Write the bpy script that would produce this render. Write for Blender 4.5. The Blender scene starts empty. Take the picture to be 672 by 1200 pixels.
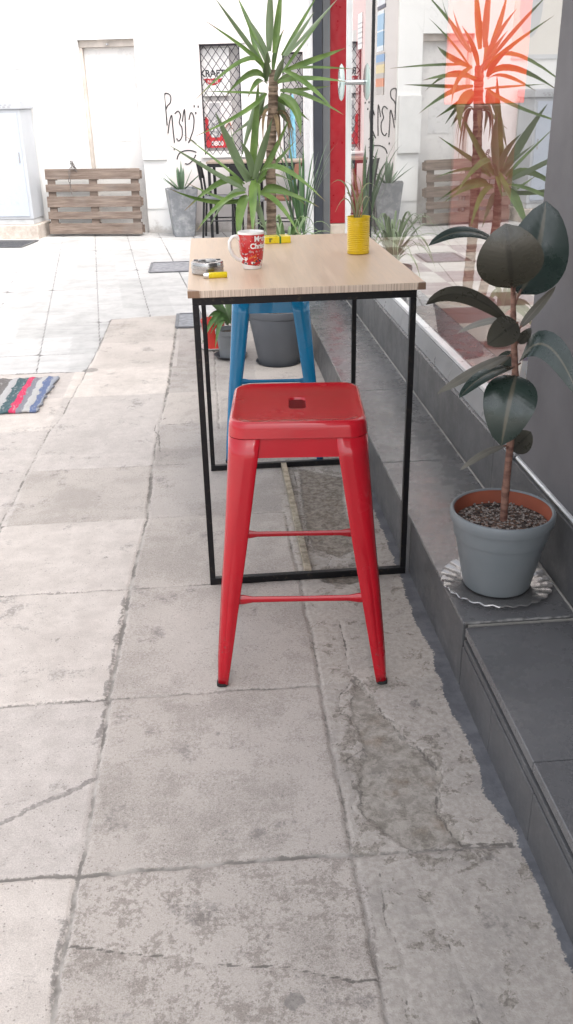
import bpy, bmesh, math, random
import numpy as np
from mathutils import Vector, Matrix, Euler

S = bpy.context.scene
COL = S.collection
R = math.radians
PI = math.pi

# ------------------------------------------------------------------ camera
cam_d = bpy.data.cameras.new('camera')
cam = bpy.data.objects.new('camera', cam_d)
COL.objects.link(cam)
cam_d.sensor_fit = 'VERTICAL'
cam_d.sensor_height = 36.0
cam_d.lens = 36.0 * 1039.14 / 1200.0
cam_d.clip_start = 0.05
cam_d.clip_end = 500
# columns: camera right, camera up, camera back (world x = out of the wall line, y = along the street)
rt = Vector((0.99602, -0.08795, -0.01996)).normalized()
fw = Vector((0.0708, 0.9038, -0.4223)).normalized()
rt = (rt - fw * rt.dot(fw)).normalized()
up = rt.cross(fw)
cam.matrix_world = Matrix(((rt.x, up.x, -fw.x, 0), (rt.y, up.y, -fw.y, 0), (rt.z, up.z, -fw.z, 1.55), (0, 0, 0, 1)))
S.camera = cam

# ------------------------------------------------------------------ light
SUN_EL, SUN_DIR = R(55), Vector((0.50, -0.87, 0)).normalized()      # horizontal direction TOWARDS the sun
W = bpy.data.worlds.new('World')
S.world = W
W.use_nodes = True
nt = W.node_tree
sky = nt.nodes.new('ShaderNodeTexSky')
sky.sky_type = 'NISHITA'
sky.sun_disc = False
sky.sun_elevation = SUN_EL
sky.sun_rotation = math.atan2(SUN_DIR.x, SUN_DIR.y)
sky.air_density = 1.0
sky.dust_density = 4.0
sky.ozone_density = 1.0
bg = nt.nodes['Background']
bg.inputs['Strength'].default_value = 0.15
hs = nt.nodes.new('ShaderNodeHueSaturation'); hs.inputs['Saturation'].default_value = 0.28
nt.links.new(sky.outputs[0], hs.inputs['Color']); nt.links.new(hs.outputs[0], bg.inputs['Color'])
sun_d = bpy.data.lights.new('sun', 'SUN')
sun_d.energy = 0.5
sun_d.angle = R(28)
sun_d.color = (1.0, 0.95, 0.88)
sun = bpy.data.objects.new('sun', sun_d)
COL.objects.link(sun)
sv = Vector((SUN_DIR.x * math.cos(SUN_EL), SUN_DIR.y * math.cos(SUN_EL), math.sin(SUN_EL)))
sun.rotation_euler = sv.to_track_quat('Z', 'Y').to_euler()
sun.location = (0, 0, 20)
S.view_settings.view_transform = 'Standard'
S.view_settings.look = 'None'
S.view_settings.gamma = 1
S.view_settings.exposure = 1.72
S.view_settings.use_curve_mapping = False
S.render.engine = 'CYCLES'
S.cycles.use_denoising = True
S.cycles.max_bounces = 10
S.cycles.transparent_max_bounces = 12
S.cycles.sample_clamp_indirect = 6

# ------------------------------------------------------------------ helpers
def thing(name, label, cat, loc=(0, 0, 0), rotz=0, group=None):
    o = bpy.data.objects.new(name, None)
    COL.objects.link(o)
    o.empty_display_size = 0.1
    o.location = loc
    o.rotation_euler = (0, 0, rotz)
    o['label'] = label
    o['category'] = cat
    if group: o['group'] = group
    return o

def tag(o, label, cat, group=None):
    o['label'] = label
    o['category'] = cat
    if group: o['group'] = group
    return o

class MB:
    def __init__(self):
        self.v = []; self.f = []; self.uv = {}
    def add(self, vs, fs):
        n = len(self.v)
        self.v += [tuple(p) for p in vs]
        self.f += [tuple(i + n for i in f) for f in fs]
        return n
    def box(self, x0, x1, y0, y1, z0, z1, M=None):
        vs = [Vector((x, y, z)) for x in (x0, x1) for y in (y0, y1) for z in (z0, z1)]
        if M is not None: vs = [M @ p for p in vs]
        self.add(vs, [(0, 1, 3, 2), (4, 6, 7, 5), (0, 4, 5, 1), (2, 3, 7, 6), (0, 2, 6, 4), (1, 5, 7, 3)])
        return self
    def cbox(self, c, s, M=None):
        return self.box(c[0]-s[0]/2, c[0]+s[0]/2, c[1]-s[1]/2, c[1]+s[1]/2, c[2]-s[2]/2, c[2]+s[2]/2, M)
    def lathe(self, prof, n=32, c=(0, 0, 0), cap0=False, cap1=False, fn=None):
        vs = []
        for k, (r, z) in enumerate(prof):
            for i in range(n):
                a = 2 * PI * i / n
                rr = r * (fn(a, k) if fn else 1)
                vs.append((c[0] + rr * math.cos(a), c[1] + rr * math.sin(a), c[2] + z))
        fs = []
        for k in range(len(prof) - 1):
            for i in range(n):
                j = (i + 1) % n
                fs.append((k*n+i, k*n+j, (k+1)*n+j, (k+1)*n+i))
        if cap0: fs.append(tuple(range(n))[::-1])
        if cap1: fs.append(tuple((len(prof)-1)*n + i for i in range(n)))
        self.add(vs, fs)
        return self
    def tube(self, pts, rad, n=8, caps=True, flat=1.0):
        pts = [Vector(p) for p in pts]
        if not hasattr(rad, '__len__'): rad = [rad] * len(pts)
        vs = []; prev = None
        for k, p in enumerate(pts):
            t = (pts[min(k+1, len(pts)-1)] - pts[max(k-1, 0)]).normalized()
            if prev is None:
                a = Vector((0, 0, 1)) if abs(t.z) < 0.9 else Vector((1, 0, 0))
                s = t.cross(a).normalized()
            else:
                s = (prev - t * prev.dot(t)).normalized()
            prev = s
            b = t.cross(s)
            for i in range(n):
                an = 2 * PI * i / n
                vs.append(p + s * (math.cos(an) * rad[k]) + b * (math.sin(an) * rad[k] * flat))
        fs = []
        for k in range(len(pts) - 1):
            for i in range(n):
                j = (i + 1) % n
                fs.append((k*n+i, k*n+j, (k+1)*n+j, (k+1)*n+i))
        if caps:
            fs.append(tuple(range(n))[::-1])
            fs.append(tuple((len(pts)-1)*n + i for i in range(n)))
        self.add(vs, fs)
        return self
    def rings(self, rings, closed=True, cap0=False, cap1=False):
        n = len(rings[0]); vs = [p for r in rings for p in r]; fs = []
        for k in range(len(rings) - 1):
            for i in range(n if closed else n - 1):
                j = (i + 1) % n
                fs.append((k*n+i, k*n+j, (k+1)*n+j, (k+1)*n+i))
        if cap0: fs.append(tuple(range(n))[::-1])
        if cap1: fs.append(tuple((len(rings)-1)*n + i for i in range(n)))
        self.add(vs, fs)
        return self
    def build(self, name, mat, parent=None, smooth=False, bevel=0, sharp=40, solid=0, kind=None):
        me = bpy.data.meshes.new(name)
        me.from_pydata(self.v, [], self.f)
        me.update()
        if smooth:
            me.polygons.foreach_set('use_smooth', [True] * len(me.polygons))
            me.set_sharp_from_angle(angle=R(sharp))
        if self.uv:
            l = me.uv_layers.new(name='UVMap')
            for lp in me.loops:
                l.data[lp.index].uv = self.uv.get(lp.vertex_index, (0, 0))
        me.materials.append(mat)
        o = bpy.data.objects.new(name, me)
        COL.objects.link(o)
        if parent: o.parent = parent
        if solid:
            m = o.modifiers.new('solid', 'SOLIDIFY'); m.thickness = solid; m.offset = -1
        if bevel:
            m = o.modifiers.new('bevel', 'BEVEL'); m.width = bevel; m.segments = 2; m.limit_method = 'ANGLE'; m.angle_limit = R(35)
        if kind: o['kind'] = kind
        return o

def copy_tree(o, parent=None):
    c = o.copy()
    COL.objects.link(c)
    if parent: c.parent = parent
    for ch in list(o.children): copy_tree(ch, c)
    return c

# ---- node helper
class NT:
    def __init__(self, name):
        self.m = bpy.data.materials.new(name)
        self.m.use_nodes = True
        self.t = self.m.node_tree
        self.b = self.t.nodes['Principled BSDF']
        self.out = self.t.nodes['Material Output']
        self._obj = None
    def n(self, t): return self.t.nodes.new(t)
    def l(self, a, b): self.t.links.new(a, b)
    def put(self, sock, v):
        if hasattr(v, 'is_output') or isinstance(v, bpy.types.NodeSocket): self.l(v, sock)
        elif isinstance(v, (tuple, list)) and len(v) == 3 and sock.type == 'RGBA': sock.default_value = (*v, 1)
        else: sock.default_value = v
    def co(self):
        if not self._obj: self._obj = self.n('ShaderNodeTexCoord').outputs['Object']
        return self._obj
    def mapc(self, scale=(1, 1, 1), rot=(0, 0, 0), v=None):
        m = self.n('ShaderNodeMapping')
        m.inputs['Scale'].default_value = scale
        m.inputs['Rotation'].default_value = rot
        self.l(v or self.co(), m.inputs['Vector'])
        return m.outputs[0]
    def noise(self, s, d=4, r=0.55, v=None, dist=0.0, col=False):
        n = self.n('ShaderNodeTexNoise')
        n.inputs['Scale'].default_value = s
        n.inputs['Detail'].default_value = d
        n.inputs['Roughness'].default_value = r
        n.inputs['Distortion'].default_value = dist
        self.l(v or self.co(), n.inputs['Vector'])
        return n.outputs['Color' if col else 'Fac']
    def voro(self, s, feat='F1', v=None, out='Distance'):
        n = self.n('ShaderNodeTexVoronoi')
        n.feature = feat
        n.inputs['Scale'].default_value = s
        self.l(v or self.co(), n.inputs['Vector'])
        return n.outputs[out]
    def math(self, op, a, b=0.0, c=0.0):
        n = self.n('ShaderNodeMath'); n.operation = op
        self.put(n.inputs[0], a); self.put(n.inputs[1], b)
        if op == 'MULTIPLY_ADD': self.put(n.inputs[2], c)
        return n.outputs[0]
    def mr(self, v, a, b, o0=0.0, o1=1.0, smooth=True):
        n = self.n('ShaderNodeMapRange')
        n.interpolation_type = 'SMOOTHSTEP' if smooth else 'LINEAR'
        self.put(n.inputs['Value'], v)
        n.inputs['From Min'].default_value = a; n.inputs['From Max'].default_value = b
        n.inputs['To Min'].default_value = o0; n.inputs['To Max'].default_value = o1
        return n.outputs[0]
    def mix(self, f, a, b, mode='MIX'):
        n = self.n('ShaderNodeMix'); n.data_type = 'RGBA'; n.blend_type = mode
        self.put(n.inputs[0], f); self.put(n.inputs[6], a); self.put(n.inputs[7], b)
        return n.outputs[2]
    def attr(self, name):
        n = self.n('ShaderNodeAttribute'); n.attribute_name = name
        return n.outputs['Fac']
    def sep(self, v=None):
        n = self.n('ShaderNodeSeparateXYZ'); self.l(v or self.co(), n.inputs[0]); return n.outputs
    def bump(self, h, st=0.3, d=0.01):
        n = self.n('ShaderNodeBump')
        n.inputs['Strength'].default_value = st; n.inputs['Distance'].default_value = d
        self.l(h, n.inputs['Height']); self.l(n.outputs[0], self.b.inputs['Normal'])
    def base(self, v): self.put(self.b.inputs['Base Color'], v)
    def rough(self, v): self.put(self.b.inputs['Roughness'], v)

def tile_mat(name, col, rough):
    t = NT(name)
    c = t.mix(t.mr(t.noise(3, 5), .3, .7), tuple(x * .82 for x in col), tuple(x * 1.1 for x in col))
    dust = t.mr(t.math('ADD', t.noise(7, 7, .75), t.math('MULTIPLY', t.noise(160, 3), .22)), .62, .86, 0, .22)
    c = t.mix(dust, c, (.30, .28, .26))
    t.base(c); t.rough(t.mr(t.noise(12, 6, .7), .3, .7, rough - .06, rough + .16)); t.bump(t.noise(260, 3), .06, .003)
    return t.m

def simple(name, col, rough=0.6, metal=0.0, var=0.12, scale=6.0, bump=0.0, bscale=80.0, coat=0.0, spec=0.5, rvar=0.08):
    t = NT(name)
    n = t.noise(scale, 5)
    c2 = tuple(c * (1 - var * 2) for c in col); c1 = tuple(min(1, c * (1 + var)) for c in col)
    t.base(t.mix(t.mr(n, .3, .7), c2, c1))
    t.rough(t.mr(t.noise(scale * 4, 4), .3, .7, max(0.02, rough - rvar), min(1, rough + rvar)))
    t.b.inputs['Metallic'].default_value = metal
    t.b.inputs['Specular IOR Level'].default_value = spec
    if coat: t.b.inputs['Coat Weight'].default_value = coat; t.b.inputs['Coat Roughness'].default_value = 0.08
    if bump: t.bump(t.noise(bscale, 4), bump, 0.004)
    return t.m

# ------------------------------------------------------------------ far wall frame (the building line at the end of the street)
WP0 = Vector((0, 12.041, 0)); WU = Vector((0.981, -0.193, 0)).normalized(); WN = Vector((0.193, 0.981, 0)).normalized()
WROT = math.atan2(WU.y, WU.x)
def FW(u, out=0.0, z=0.0): return WP0 + WU * u - WN * out + Vector((0, 0, z))
# ================================================================== GROUND
def seg_dist(X, Y, pl):
    d = np.full(X.shape, 9.0)
    for (x0, y0), (x1, y1) in zip(pl[:-1], pl[1:]):
        dx, dy = x1 - x0, y1 - y0
        t = np.clip(((X - x0) * dx + (Y - y0) * dy) / max(dx*dx + dy*dy, 1e-9), 0, 1)
        d = np.minimum(d, np.hypot(X - x0 - t * dx, Y - y0 - t * dy))
    return d

def poly_sdf(X, Y, P):
    d = seg_dist(X, Y, P + [P[0]])
    ins = np.zeros(X.shape, bool)
    n = len(P)
    for i in range(n):
        (x0, y0), (x1, y1) = P[i], P[(i+1) % n]
        if y0 == y1: continue
        c = ((y0 > Y) != (y1 > Y)) & (X < (x1 - x0) * (Y - y0) / (y1 - y0) + x0)
        ins ^= c
    return np.where(ins, -d, d)

_rng = np.random.RandomState(11)
_tab = _rng.rand(64, 64)
def vnoise(X, Y, s):
    x = X * s; y = Y * s
    xi = np.floor(x).astype(int); yi = np.floor(y).astype(int)
    fx = x - xi; fy = y - yi
    fx = fx*fx*(3-2*fx); fy = fy*fy*(3-2*fy)
    g = lambda a, b: _tab[a % 64, b % 64]
    return (g(xi, yi)*(1-fx)+g(xi+1, yi)*fx)*(1-fy) + (g(xi, yi+1)*(1-fx)+g(xi+1, yi+1)*fx)*fy
def fnoise(X, Y, s, o=4):
    r = 0; a = 0.5; t = 0
    for k in range(o):
        r = r + a * vnoise(X + 3.1*k, Y + 7.7*k, s * 2**k); t += a; a *= 0.55
    return r / t - 0.5

gx = np.concatenate([[-80, -40, -20, -12, -8, -6, -5, -4.2], np.arange(-3.6, -1.7, .06), np.arange(-1.7, -.5, .0125), np.arange(-.5, .70, .0062), [.75, 1, 2, 4, 8, 20, 40, 80]])
gy = np.concatenate([[-80, -40, -20, -10, -5, -2, -1, 0, .3, .5, .65, .75], np.arange(.82, 2.9, .0065), np.arange(2.9, 5.8, .0125), np.arange(5.8, 12.8, .045), [13.5, 15, 20, 40, 80]])
GX, GY = np.meshgrid(gx, gy)
wx = GX + fnoise(GX, GY, 9) * .016 + fnoise(GX + 5, GY, 45, 3) * .008
wy = GY + fnoise(GX + 9, GY + 4, 9) * .016 + fnoise(GX, GY + 8, 45, 3) * .008
J1 = [(-.38, -2), (-.372, 1.138), (-.367, 1.294), (-.361, 1.504), (-.357, 1.676), (-.356, 2.147), (-.344, 2.77), (-.315, 3.334), (-.32, 3.878), (-.317, 4.345), (-.289, 5.064), (-.272, 7.14)]
j1x = np.interp(GY, [p[1] for p in J1], [p[0] for p in J1])
far = poly_sdf(GX, GY, [(-90, 5.62), (-1.367, 5.63), (-.827, 5.604), (-.808, 5.978), (-.80, 7.10), (-.237, 7.145), (90, 7.2), (90, 90), (-90, 90)])
cross = [-.4, .24, .865, 1.482, 2.123, 2.755, 3.334, 3.925, 4.50, 5.06, 5.6]
rows = np.searchsorted(cross, GY)
colr = np.where(wx < -.89, 0, np.where(GX < j1x, 1, np.where(GX < .25, 2, 3)))
# --- joints
dj = np.full(GX.shape, 9.0)
d1 = seg_dist(wx, wy, J1); dj = np.minimum(dj, d1 - (.0048 + .006 * (vnoise(GX, GY, 3) - .4)))
for k, y in enumerate(cross):
    half = {1.482: .0060, 2.123: .0034}.get(y, .0032)
    l = seg_dist(wx, wy, [(-1.7, y + .008), (.25, y - .006)])
    if y > 4.0: l = seg_dist(wx, wy, [(-.3, y), (.0, y)])
    dj = np.minimum(dj, l - half)
dj = np.minimum(dj, seg_dist(wx, wy, [(-.914, 3.334), (-.898, 3.936), (-.887, 4.48), (-.856, 4.696), (-.82, 5.6)]) - .005)
dj = np.minimum(dj, seg_dist(wx, wy, [(-.90, -1), (-.90, 3.334)]) - .004)
dj = np.minimum(dj, seg_dist(wx, wy, [(.25, 3.3), (.262, 2.339), (.25, 2.114), (.249, 1.451), (.255, 0)]) - .0025)
dj = np.minimum(dj, seg_dist(wx, wy, [(0, 4.4), (.0, 7.1)]) - .003)
dj = np.minimum(dj, seg_dist(wx, wy, [(-1.7, 5.63), (-.83, 5.606), (-.81, 5.98), (-.80, 7.10), (-.24, 7.145), (1, 7.2)]) - .007)
dj = np.minimum(dj, seg_dist(wx, wy, [(-.81, 6.33), (-.26, 6.36)]) - .003)
dj = np.minimum(dj, seg_dist(wx, wy, [(.25, 1.475), (.45, 1.468), (.63, 1.46)]) - .003)
# --- far tiles (paler, turned a few degrees)
a = R(6.4)
tu = GX * math.cos(a) + GY * math.sin(a); tv = -GX * math.sin(a) + GY * math.cos(a)
tv = tv - .0
fu = np.abs((tu / .405 + .5 + .25) % 1 - .5) * .405
rowv = np.floor(tv / .47)
tv2 = np.abs((GY + GX * -.01 + .0) / .468 - np.round((GY + GX * -.01) / .468)) * .468
fj = np.minimum(fu - .0055, tv2 - .0055)
tcell = np.floor(tu / .405 + .25 + .5) * 7 + np.round(GY / .468 - .5) * 13
isfar = far < 0
dj = np.where(isfar, np.minimum(fj, np.abs(far) - .006), dj)
# --- cracks
cr = np.full(GX.shape, 9.0)
cw = lambda P, w: np.minimum(cr, seg_dist(wx, wy, P) - w)
cr = cw([(-.358, 1.293), (-.2, 1.262), (-.08, 1.228), (.075, 1.199), (.21, 1.157), (.3, 1.16)], .0035)
cr = cw([(.335, 3.9), (.318, 3.309), (.33, 3.1), (.30, 2.95), (.312, 2.78)], .003)
cr = cw([(.40, 3.15), (.37, 3.02), (.39, 2.9), (.36, 2.82)], .003)
edgeR = [(.36, 2.45), (.347, 2.137), (.383, 2.07), (.418, 1.93), (.476, 1.817), (.505, 1.748), (.469, 1.585), (.498, 1.475), (.615, 1.467)]
edgeL = [(.347, 2.137), (.299, 2.06), (.285, 1.99), (.325, 1.96), (.312, 1.86), (.334, 1.83), (.285, 1.79), (.287, 1.66), (.262, 1.62), (.285, 1.59)]
cr = cw(edgeR, .0035); cr = cw(edgeL, .0022)
cr = cw([(.30, 1.42), (.29, 1.28), (.31, 1.2), (.29, 1.1), (.3, .9)], .0016)
cr = cw([(.37, 1.40), (.385, 1.3), (.41, 1.2), (.42, 1.02)], .0016)
cr = cw([(.44, 2.62), (.46, 2.52), (.44, 2.4), (.47, 2.3), (.45, 2.2)], .0016)
cr = cw([(-.29, 4.1), (-.31, 4.35), (-.34, 4.42), (-.33, 4.52), (-.28, 4.6)], .004)
# mortar-filled wide crack on the left slab
mort = seg_dist(wx + fnoise(GX, GY, 60, 2) * .02, wy, [(-.62, 1.62), (-.57, 1.657), (-.47, 1.725), (-.364, 1.79)]) - .007
mort = np.minimum(mort, seg_dist(wx, wy, [(-.375, 1.15), (-.38, 1.25), (-.376, 1.36)]) - .004)
mort = np.minimum(mort, seg_dist(wx + fnoise(GX, GY, 40, 2) * .03, wy, [(-.368, 1.95), (-.357, 2.7)]) - .005)
mort = np.minimum(mort, np.hypot(GX + .80, GY - 5.62) * 1.0 - .05)
for sx_, sy_, sr_ in ((.083, 1.129, .017), (.509, 1.996, .015), (-.05, 1.93, .006), (-.55, 2.45, .008), (-.45, 3.0, .007)): mort = np.minimum(mort, np.hypot(wx - sx_, wy - sy_) - sr_)
# --- cement strip, eroded hollows, paint along the step
patch = np.maximum(.252 + fnoise(GX, GY, 6) * .05 - GX, GY - 4.0)
wx2 = wx + fnoise(GX, GY, 14) * .06; wy2 = wy + fnoise(GX + 3, GY, 14) * .06
ero = poly_sdf(wx2, wy2, [(.347, 2.137), (.383, 2.07), (.418, 1.93), (.476, 1.817), (.505, 1.748), (.469, 1.585), (.498, 1.475), (.40, 1.47), (.29, 1.58), (.30, 1.68), (.334, 1.83), (.312, 1.95)])
ero2 = poly_sdf(wx, wy, [(.36, 3.79), (.33, 3.309), (.33, 2.98), (.42, 2.90), (.52, 2.98), (.50, 3.3), (.545, 3.66)])
ero2 = np.minimum(ero2, np.hypot((GX - .42) / 1.2, GY - 2.76) - .07 + fnoise(GX, GY, 18) * .05)
py = [.5, 1.133, 1.231, 1.41, 1.5, 1.6, 1.751, 1.854, 2.0, 2.129, 2.25, 2.36, 2.576, 3.0]
px = [.628, .628, .627, .629, .63, .60, .612, .612, .600, .602, .615, .60, .606, .62]
paint = np.interp(GY, py, px) + fnoise(GX, GY, 22) * .022 - GX
paint = np.where(GX > .7, 1.0, np.where(GY > 4.5, .1, paint))
# --- per slab tone
tone = _rng.rand(40, 8)
ton = tone[np.clip(rows, 0, 39), colr] - .5
ttab = _rng.rand(4001)
ton = np.where(isfar, ttab[(tcell.astype(int) * 31) % 4001] - .5, ton)
zone = np.where(colr >= 2, 1.0, 0.0)
zone = np.where((colr == 1) & (GY > 3.334) & (GY < 3.925) & (GX > -.9), .85, zone)
zone = np.where((GY > 6.33) & (GX > -.81) & (GX < -.25) & (~isfar), .8, zone)
zone = np.where((GY > 5.65) & (GY <= 6.33) & (GX > -.8) & (GX < -.25) & (~isfar), .25, zone)
zone = np.where(isfar, 0, zone)
mott = np.clip((1.52 - GY) / .15, 0, 1) * zone + .35 * np.clip((2.12 - GY) / .05, 0, 1) * zone

sm = lambda v, a, b: (lambda t: t*t*(3-2*t))(np.clip((v - a) / (b - a), 0, 1))
Z = fnoise(GX, GY, 1.1) * .004 + fnoise(GX, GY, 25) * .0012 * (~isfar)
Z += np.where(isfar, 0, ton * .004)
Z -= .005 * (1 - sm(dj, -.002, .005)) + .0022 * (1 - sm(cr, -.001, .004))
Z -= .004 * (1 - sm(ero, -.008, .006)) * (1 + fnoise(GX, GY, 30)) + .006 * (1 - sm(ero2, -.004, .006)) * (1 + fnoise(GX, GY, 30))
Z = np.where((np.abs(GX) > 4) | (GY > 12.6) | (GY < .3), -.004, Z)
ny, nx = GX.shape
gv = np.stack([GX, GY, Z], -1).reshape(-1, 3)
idx = np.arange(nx * ny).reshape(ny, nx)
gf = np.stack([idx[:-1, :-1], idx[:-1, 1:], idx[1:, 1:], idx[1:, :-1]], -1).reshape(-1, 4)
gm = bpy.data.meshes.new('ground')
gm.vertices.add(len(gv)); gm.vertices.foreach_set('co', gv.astype(np.float32).ravel())
gm.loops.add(gf.size); gm.loops.foreach_set('vertex_index', gf.astype(np.int32).ravel())
gm.polygons.add(len(gf)); gm.polygons.foreach_set('loop_start', np.arange(0, gf.size, 4, dtype=np.int32))
gm.polygons.foreach_set('use_smooth', np.ones(len(gf), bool))
gm.update(calc_edges=True)
for nm, ar in dict(dj=dj, cr=cr, mort=mort, patch=patch, ero=np.minimum(ero, ero2), ero2=ero2, paint=paint, ton=ton, zone=zone, far=far, mott=mott).items():
    at = gm.attributes.new('g_' + nm, 'FLOAT', 'POINT')
    at.data.foreach_set('value', np.clip(ar, -1, 1).astype(np.float32).ravel())
g = NT('old_paving')
big = g.noise(2.3, 5, .6); mid = g.noise(14, 6, .65); fine = g.noise(75, 5, .7); grit = g.noise(330, 2, .6)
A = {k: g.attr('g_' + k) for k in ('dj', 'cr', 'mort', 'patch', 'ero', 'ero2', 'paint', 'ton', 'zone', 'far', 'mott')}
clean = g.mix(g.mr(mid, .3, .7), (.50, .452, .415), (.61, .558, .516))
clean = g.mix(g.mr(big, .45, .75, 0, .45), clean, (.38, .342, .312))
clean = g.mix(1.0, clean, g.mix(g.mr(grit, .34, .66, 0, 1, False), (.84, .83, .82), (1.08, 1.08, 1.08)), 'MULTIPLY')
worn = g.mix(g.mr(grit, .35, .65), (.15, .130, .116), (.41, .37, .335))
wv = g.math('ADD', g.math('MULTIPLY', big, .42), g.math('MULTIPLY', mid, .30))
wv = g.math('ADD', wv, g.math('MULTIPLY', g.noise(130, 6, .75), .42))
wmask = g.math('MULTIPLY', g.mr(wv, .53, .62), g.math('MULTIPLY', A['zone'], .62))
c = g.mix(wmask, clean, worn)
# brown lichen mottling on the nearest slabs
lich = g.math('MULTIPLY', g.mr(g.math('ADD', g.math('MULTIPLY', fine, .6), g.math('MULTIPLY', mid, .5)), .555, .615), A['mott'])
c = g.mix(g.math('MULTIPLY', lich, .75), c, g.mix(g.mr(grit, .3, .7), (.13, .105, .09), (.27, .235, .205)))
# grey slabs stay a little greyer
c = g.mix(g.math('MULTIPLY', A['zone'], .42), c, (.305, .275, .25))
# pits and specks
pit = g.math('MULTIPLY', g.mr(g.voro(85), .10, .24, 1, 0), g.mr(g.noise(30, 2), .42, .58))
c = g.mix(g.math('MULTIPLY', pit, .6), c, (.16, .14, .125))
spot = g.mr(g.voro(5.2), .045, .06, 1, 0)
c = g.mix(g.math('MULTIPLY', spot, g.mr(g.noise(3, 1), .5, .6, 0, .55)), c, (.2, .18, .17))
# cement strip
crust = g.mix(g.mr(g.noise(60, 5, .7), .35, .65), (.375, .338, .302), (.48, .438, .395))
crust = g.mix(g.mr(g.noise(3.2, 6, .7), .48, .66, 0, .5), crust, (.27, .25, .23))
expo = g.mix(g.mr(g.noise(90, 5, .75), .38, .62), (.15, .13, .105), (.34, .305, .265))
flk = g.noise(15, 9, .72, dist=.25)
near_e = g.mr(A['ero'], -.02, .10, 1, 0)
flm = g.mr(g.math('ADD', flk, g.math('MULTIPLY', near_e, .075)), .565, .595)
cem = g.mix(g.math('MULTIPLY', flm, .8), crust, expo)
pm = g.mr(g.math('ADD', A['patch'], g.math('MULTIPLY_ADD', fine, .05, -.025)), -.006, .006, 1, 0)
c = g.mix(pm, c, cem)
er = g.mix(g.mr(g.noise(34, 7, .72, dist=.5), .40, .60), (.20, .18, .15), (.40, .365, .32))
er = g.mix(g.mr(g.noise(6, 5, .7), .52, .68, 0, .6), er, (.20, .125, .065))
em = g.mr(g.math('ADD', A['ero'], g.math('MULTIPLY_ADD', flk, .08, -.04)), -.006, .003, .62, 0)
c = g.mix(em, c, er)
em2 = g.mr(g.math('ADD', A['ero2'], g.math('MULTIPLY_ADD', flk, .08, -.04)), -.010, .004, .75, 0)
c = g.mix(em2, c, g.mix(g.mr(g.noise(48, 7, .75), .38, .62), (.105, .08, .058), (.31, .27, .225)))
rim = g.math('MULTIPLY', g.mr(g.math('ABSOLUTE', g.math('ADD', A['ero'], g.math('MULTIPLY_ADD', flk, .08, -.037))), .0005, .005, .6, 0), g.mr(g.noise(9, 3), .42, .58))
c = g.mix(rim, c, (.10, .09, .08))
soot = g.mr(g.math('ADD', g.noise(5, 6, .75), g.math('MULTIPLY', g.noise(110, 4, .7), .25)), .70, .80, 0, .5)
c = g.mix(soot, c, (.13, .12, .115))
# slab tone
c = g.mix(1.0, c, g.mix(g.mr(A['ton'], -.5, .5, 0, 1, False), (.86, .86, .87), (1.06, 1.05, 1.04)), 'MULTIPLY')
# far pale tiles
ft = g.mix(g.mr(g.noise(5, 6, .7), .35, .7), (.52, .51, .495), (.42, .41, .40))
ft = g.mix(g.mr(g.noise(1, 5, .7, v=g.mapc((1.2, 9, 1), (0, 0, .1))), .5, .7, 0, .4), ft, (.31, .30, .305))
ft = g.mix(1.0, ft, g.mix(g.mr(A['ton'], -.5, .5, 0, 1, False), (.88, .88, .88), (1.05, 1.05, 1.05)), 'MULTIPLY')
c = g.mix(g.mr(A['far'], -.004, .004, 1, 0), c, ft)
mo = g.mr(g.math('ADD', A['mort'], g.math('MULTIPLY_ADD', fine, .03, -.015)), -.002, .003, .75, 0)
c = g.mix(mo, c, g.mix(g.mr(fine, .4, .6), (.17, .155, .145), (.27, .25, .23)))
jm = g.mr(g.math('ADD', A['dj'], g.math('MULTIPLY_ADD', fine, .016, -.008)), -.0015, .002, 1, 0)
jc = g.mix(g.mr(g.noise(11, 4), .4, .62), (.17, .155, .14), (.38, .35, .32))
jc = g.mix(g.mr(A['far'], -.004, .004, 1, 0), jc, (.15, .14, .135))
c = g.mix(g.math('MULTIPLY', jm, g.mr(g.noise(4, 3), .3, .5, .55, .95)), c, jc)
km = g.mr(g.math('ADD', g.math('ADD', A['cr'], g.math('MULTIPLY_ADD', fine, .010, -.005)), g.math('MULTIPLY_ADD', g.noise(11, 3), .012, -.0045)), -.0012, .0016, .85, 0)
c = g.mix(km, c, (.11, .098, .088))
pa = g.mr(g.math('ADD', A['paint'], g.math('MULTIPLY_ADD', g.noise(120, 4, .7), .03, -.015)), -.002, .002, 1, 0)
c = g.mix(g.math('MULTIPLY', pa, .93), c, g.mix(g.mr(mid, .35, .65), (.075, .08, .095), (.13, .135, .15)))
g.base(c)
g.rough(g.mr(mid, .3, .7, .62, .9))
g.b.inputs['Specular IOR Level'].default_value = .35
g.bump(g.math('ADD', g.math('MULTIPLY', grit, .5), g.math('ADD', fine, g.math('MULTIPLY', pit, -.6))), .32, .004)
gm.materials.append(g.m)
ground = bpy.data.objects.new('ground', gm); COL.objects.link(ground); ground['kind'] = 'structure'

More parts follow.
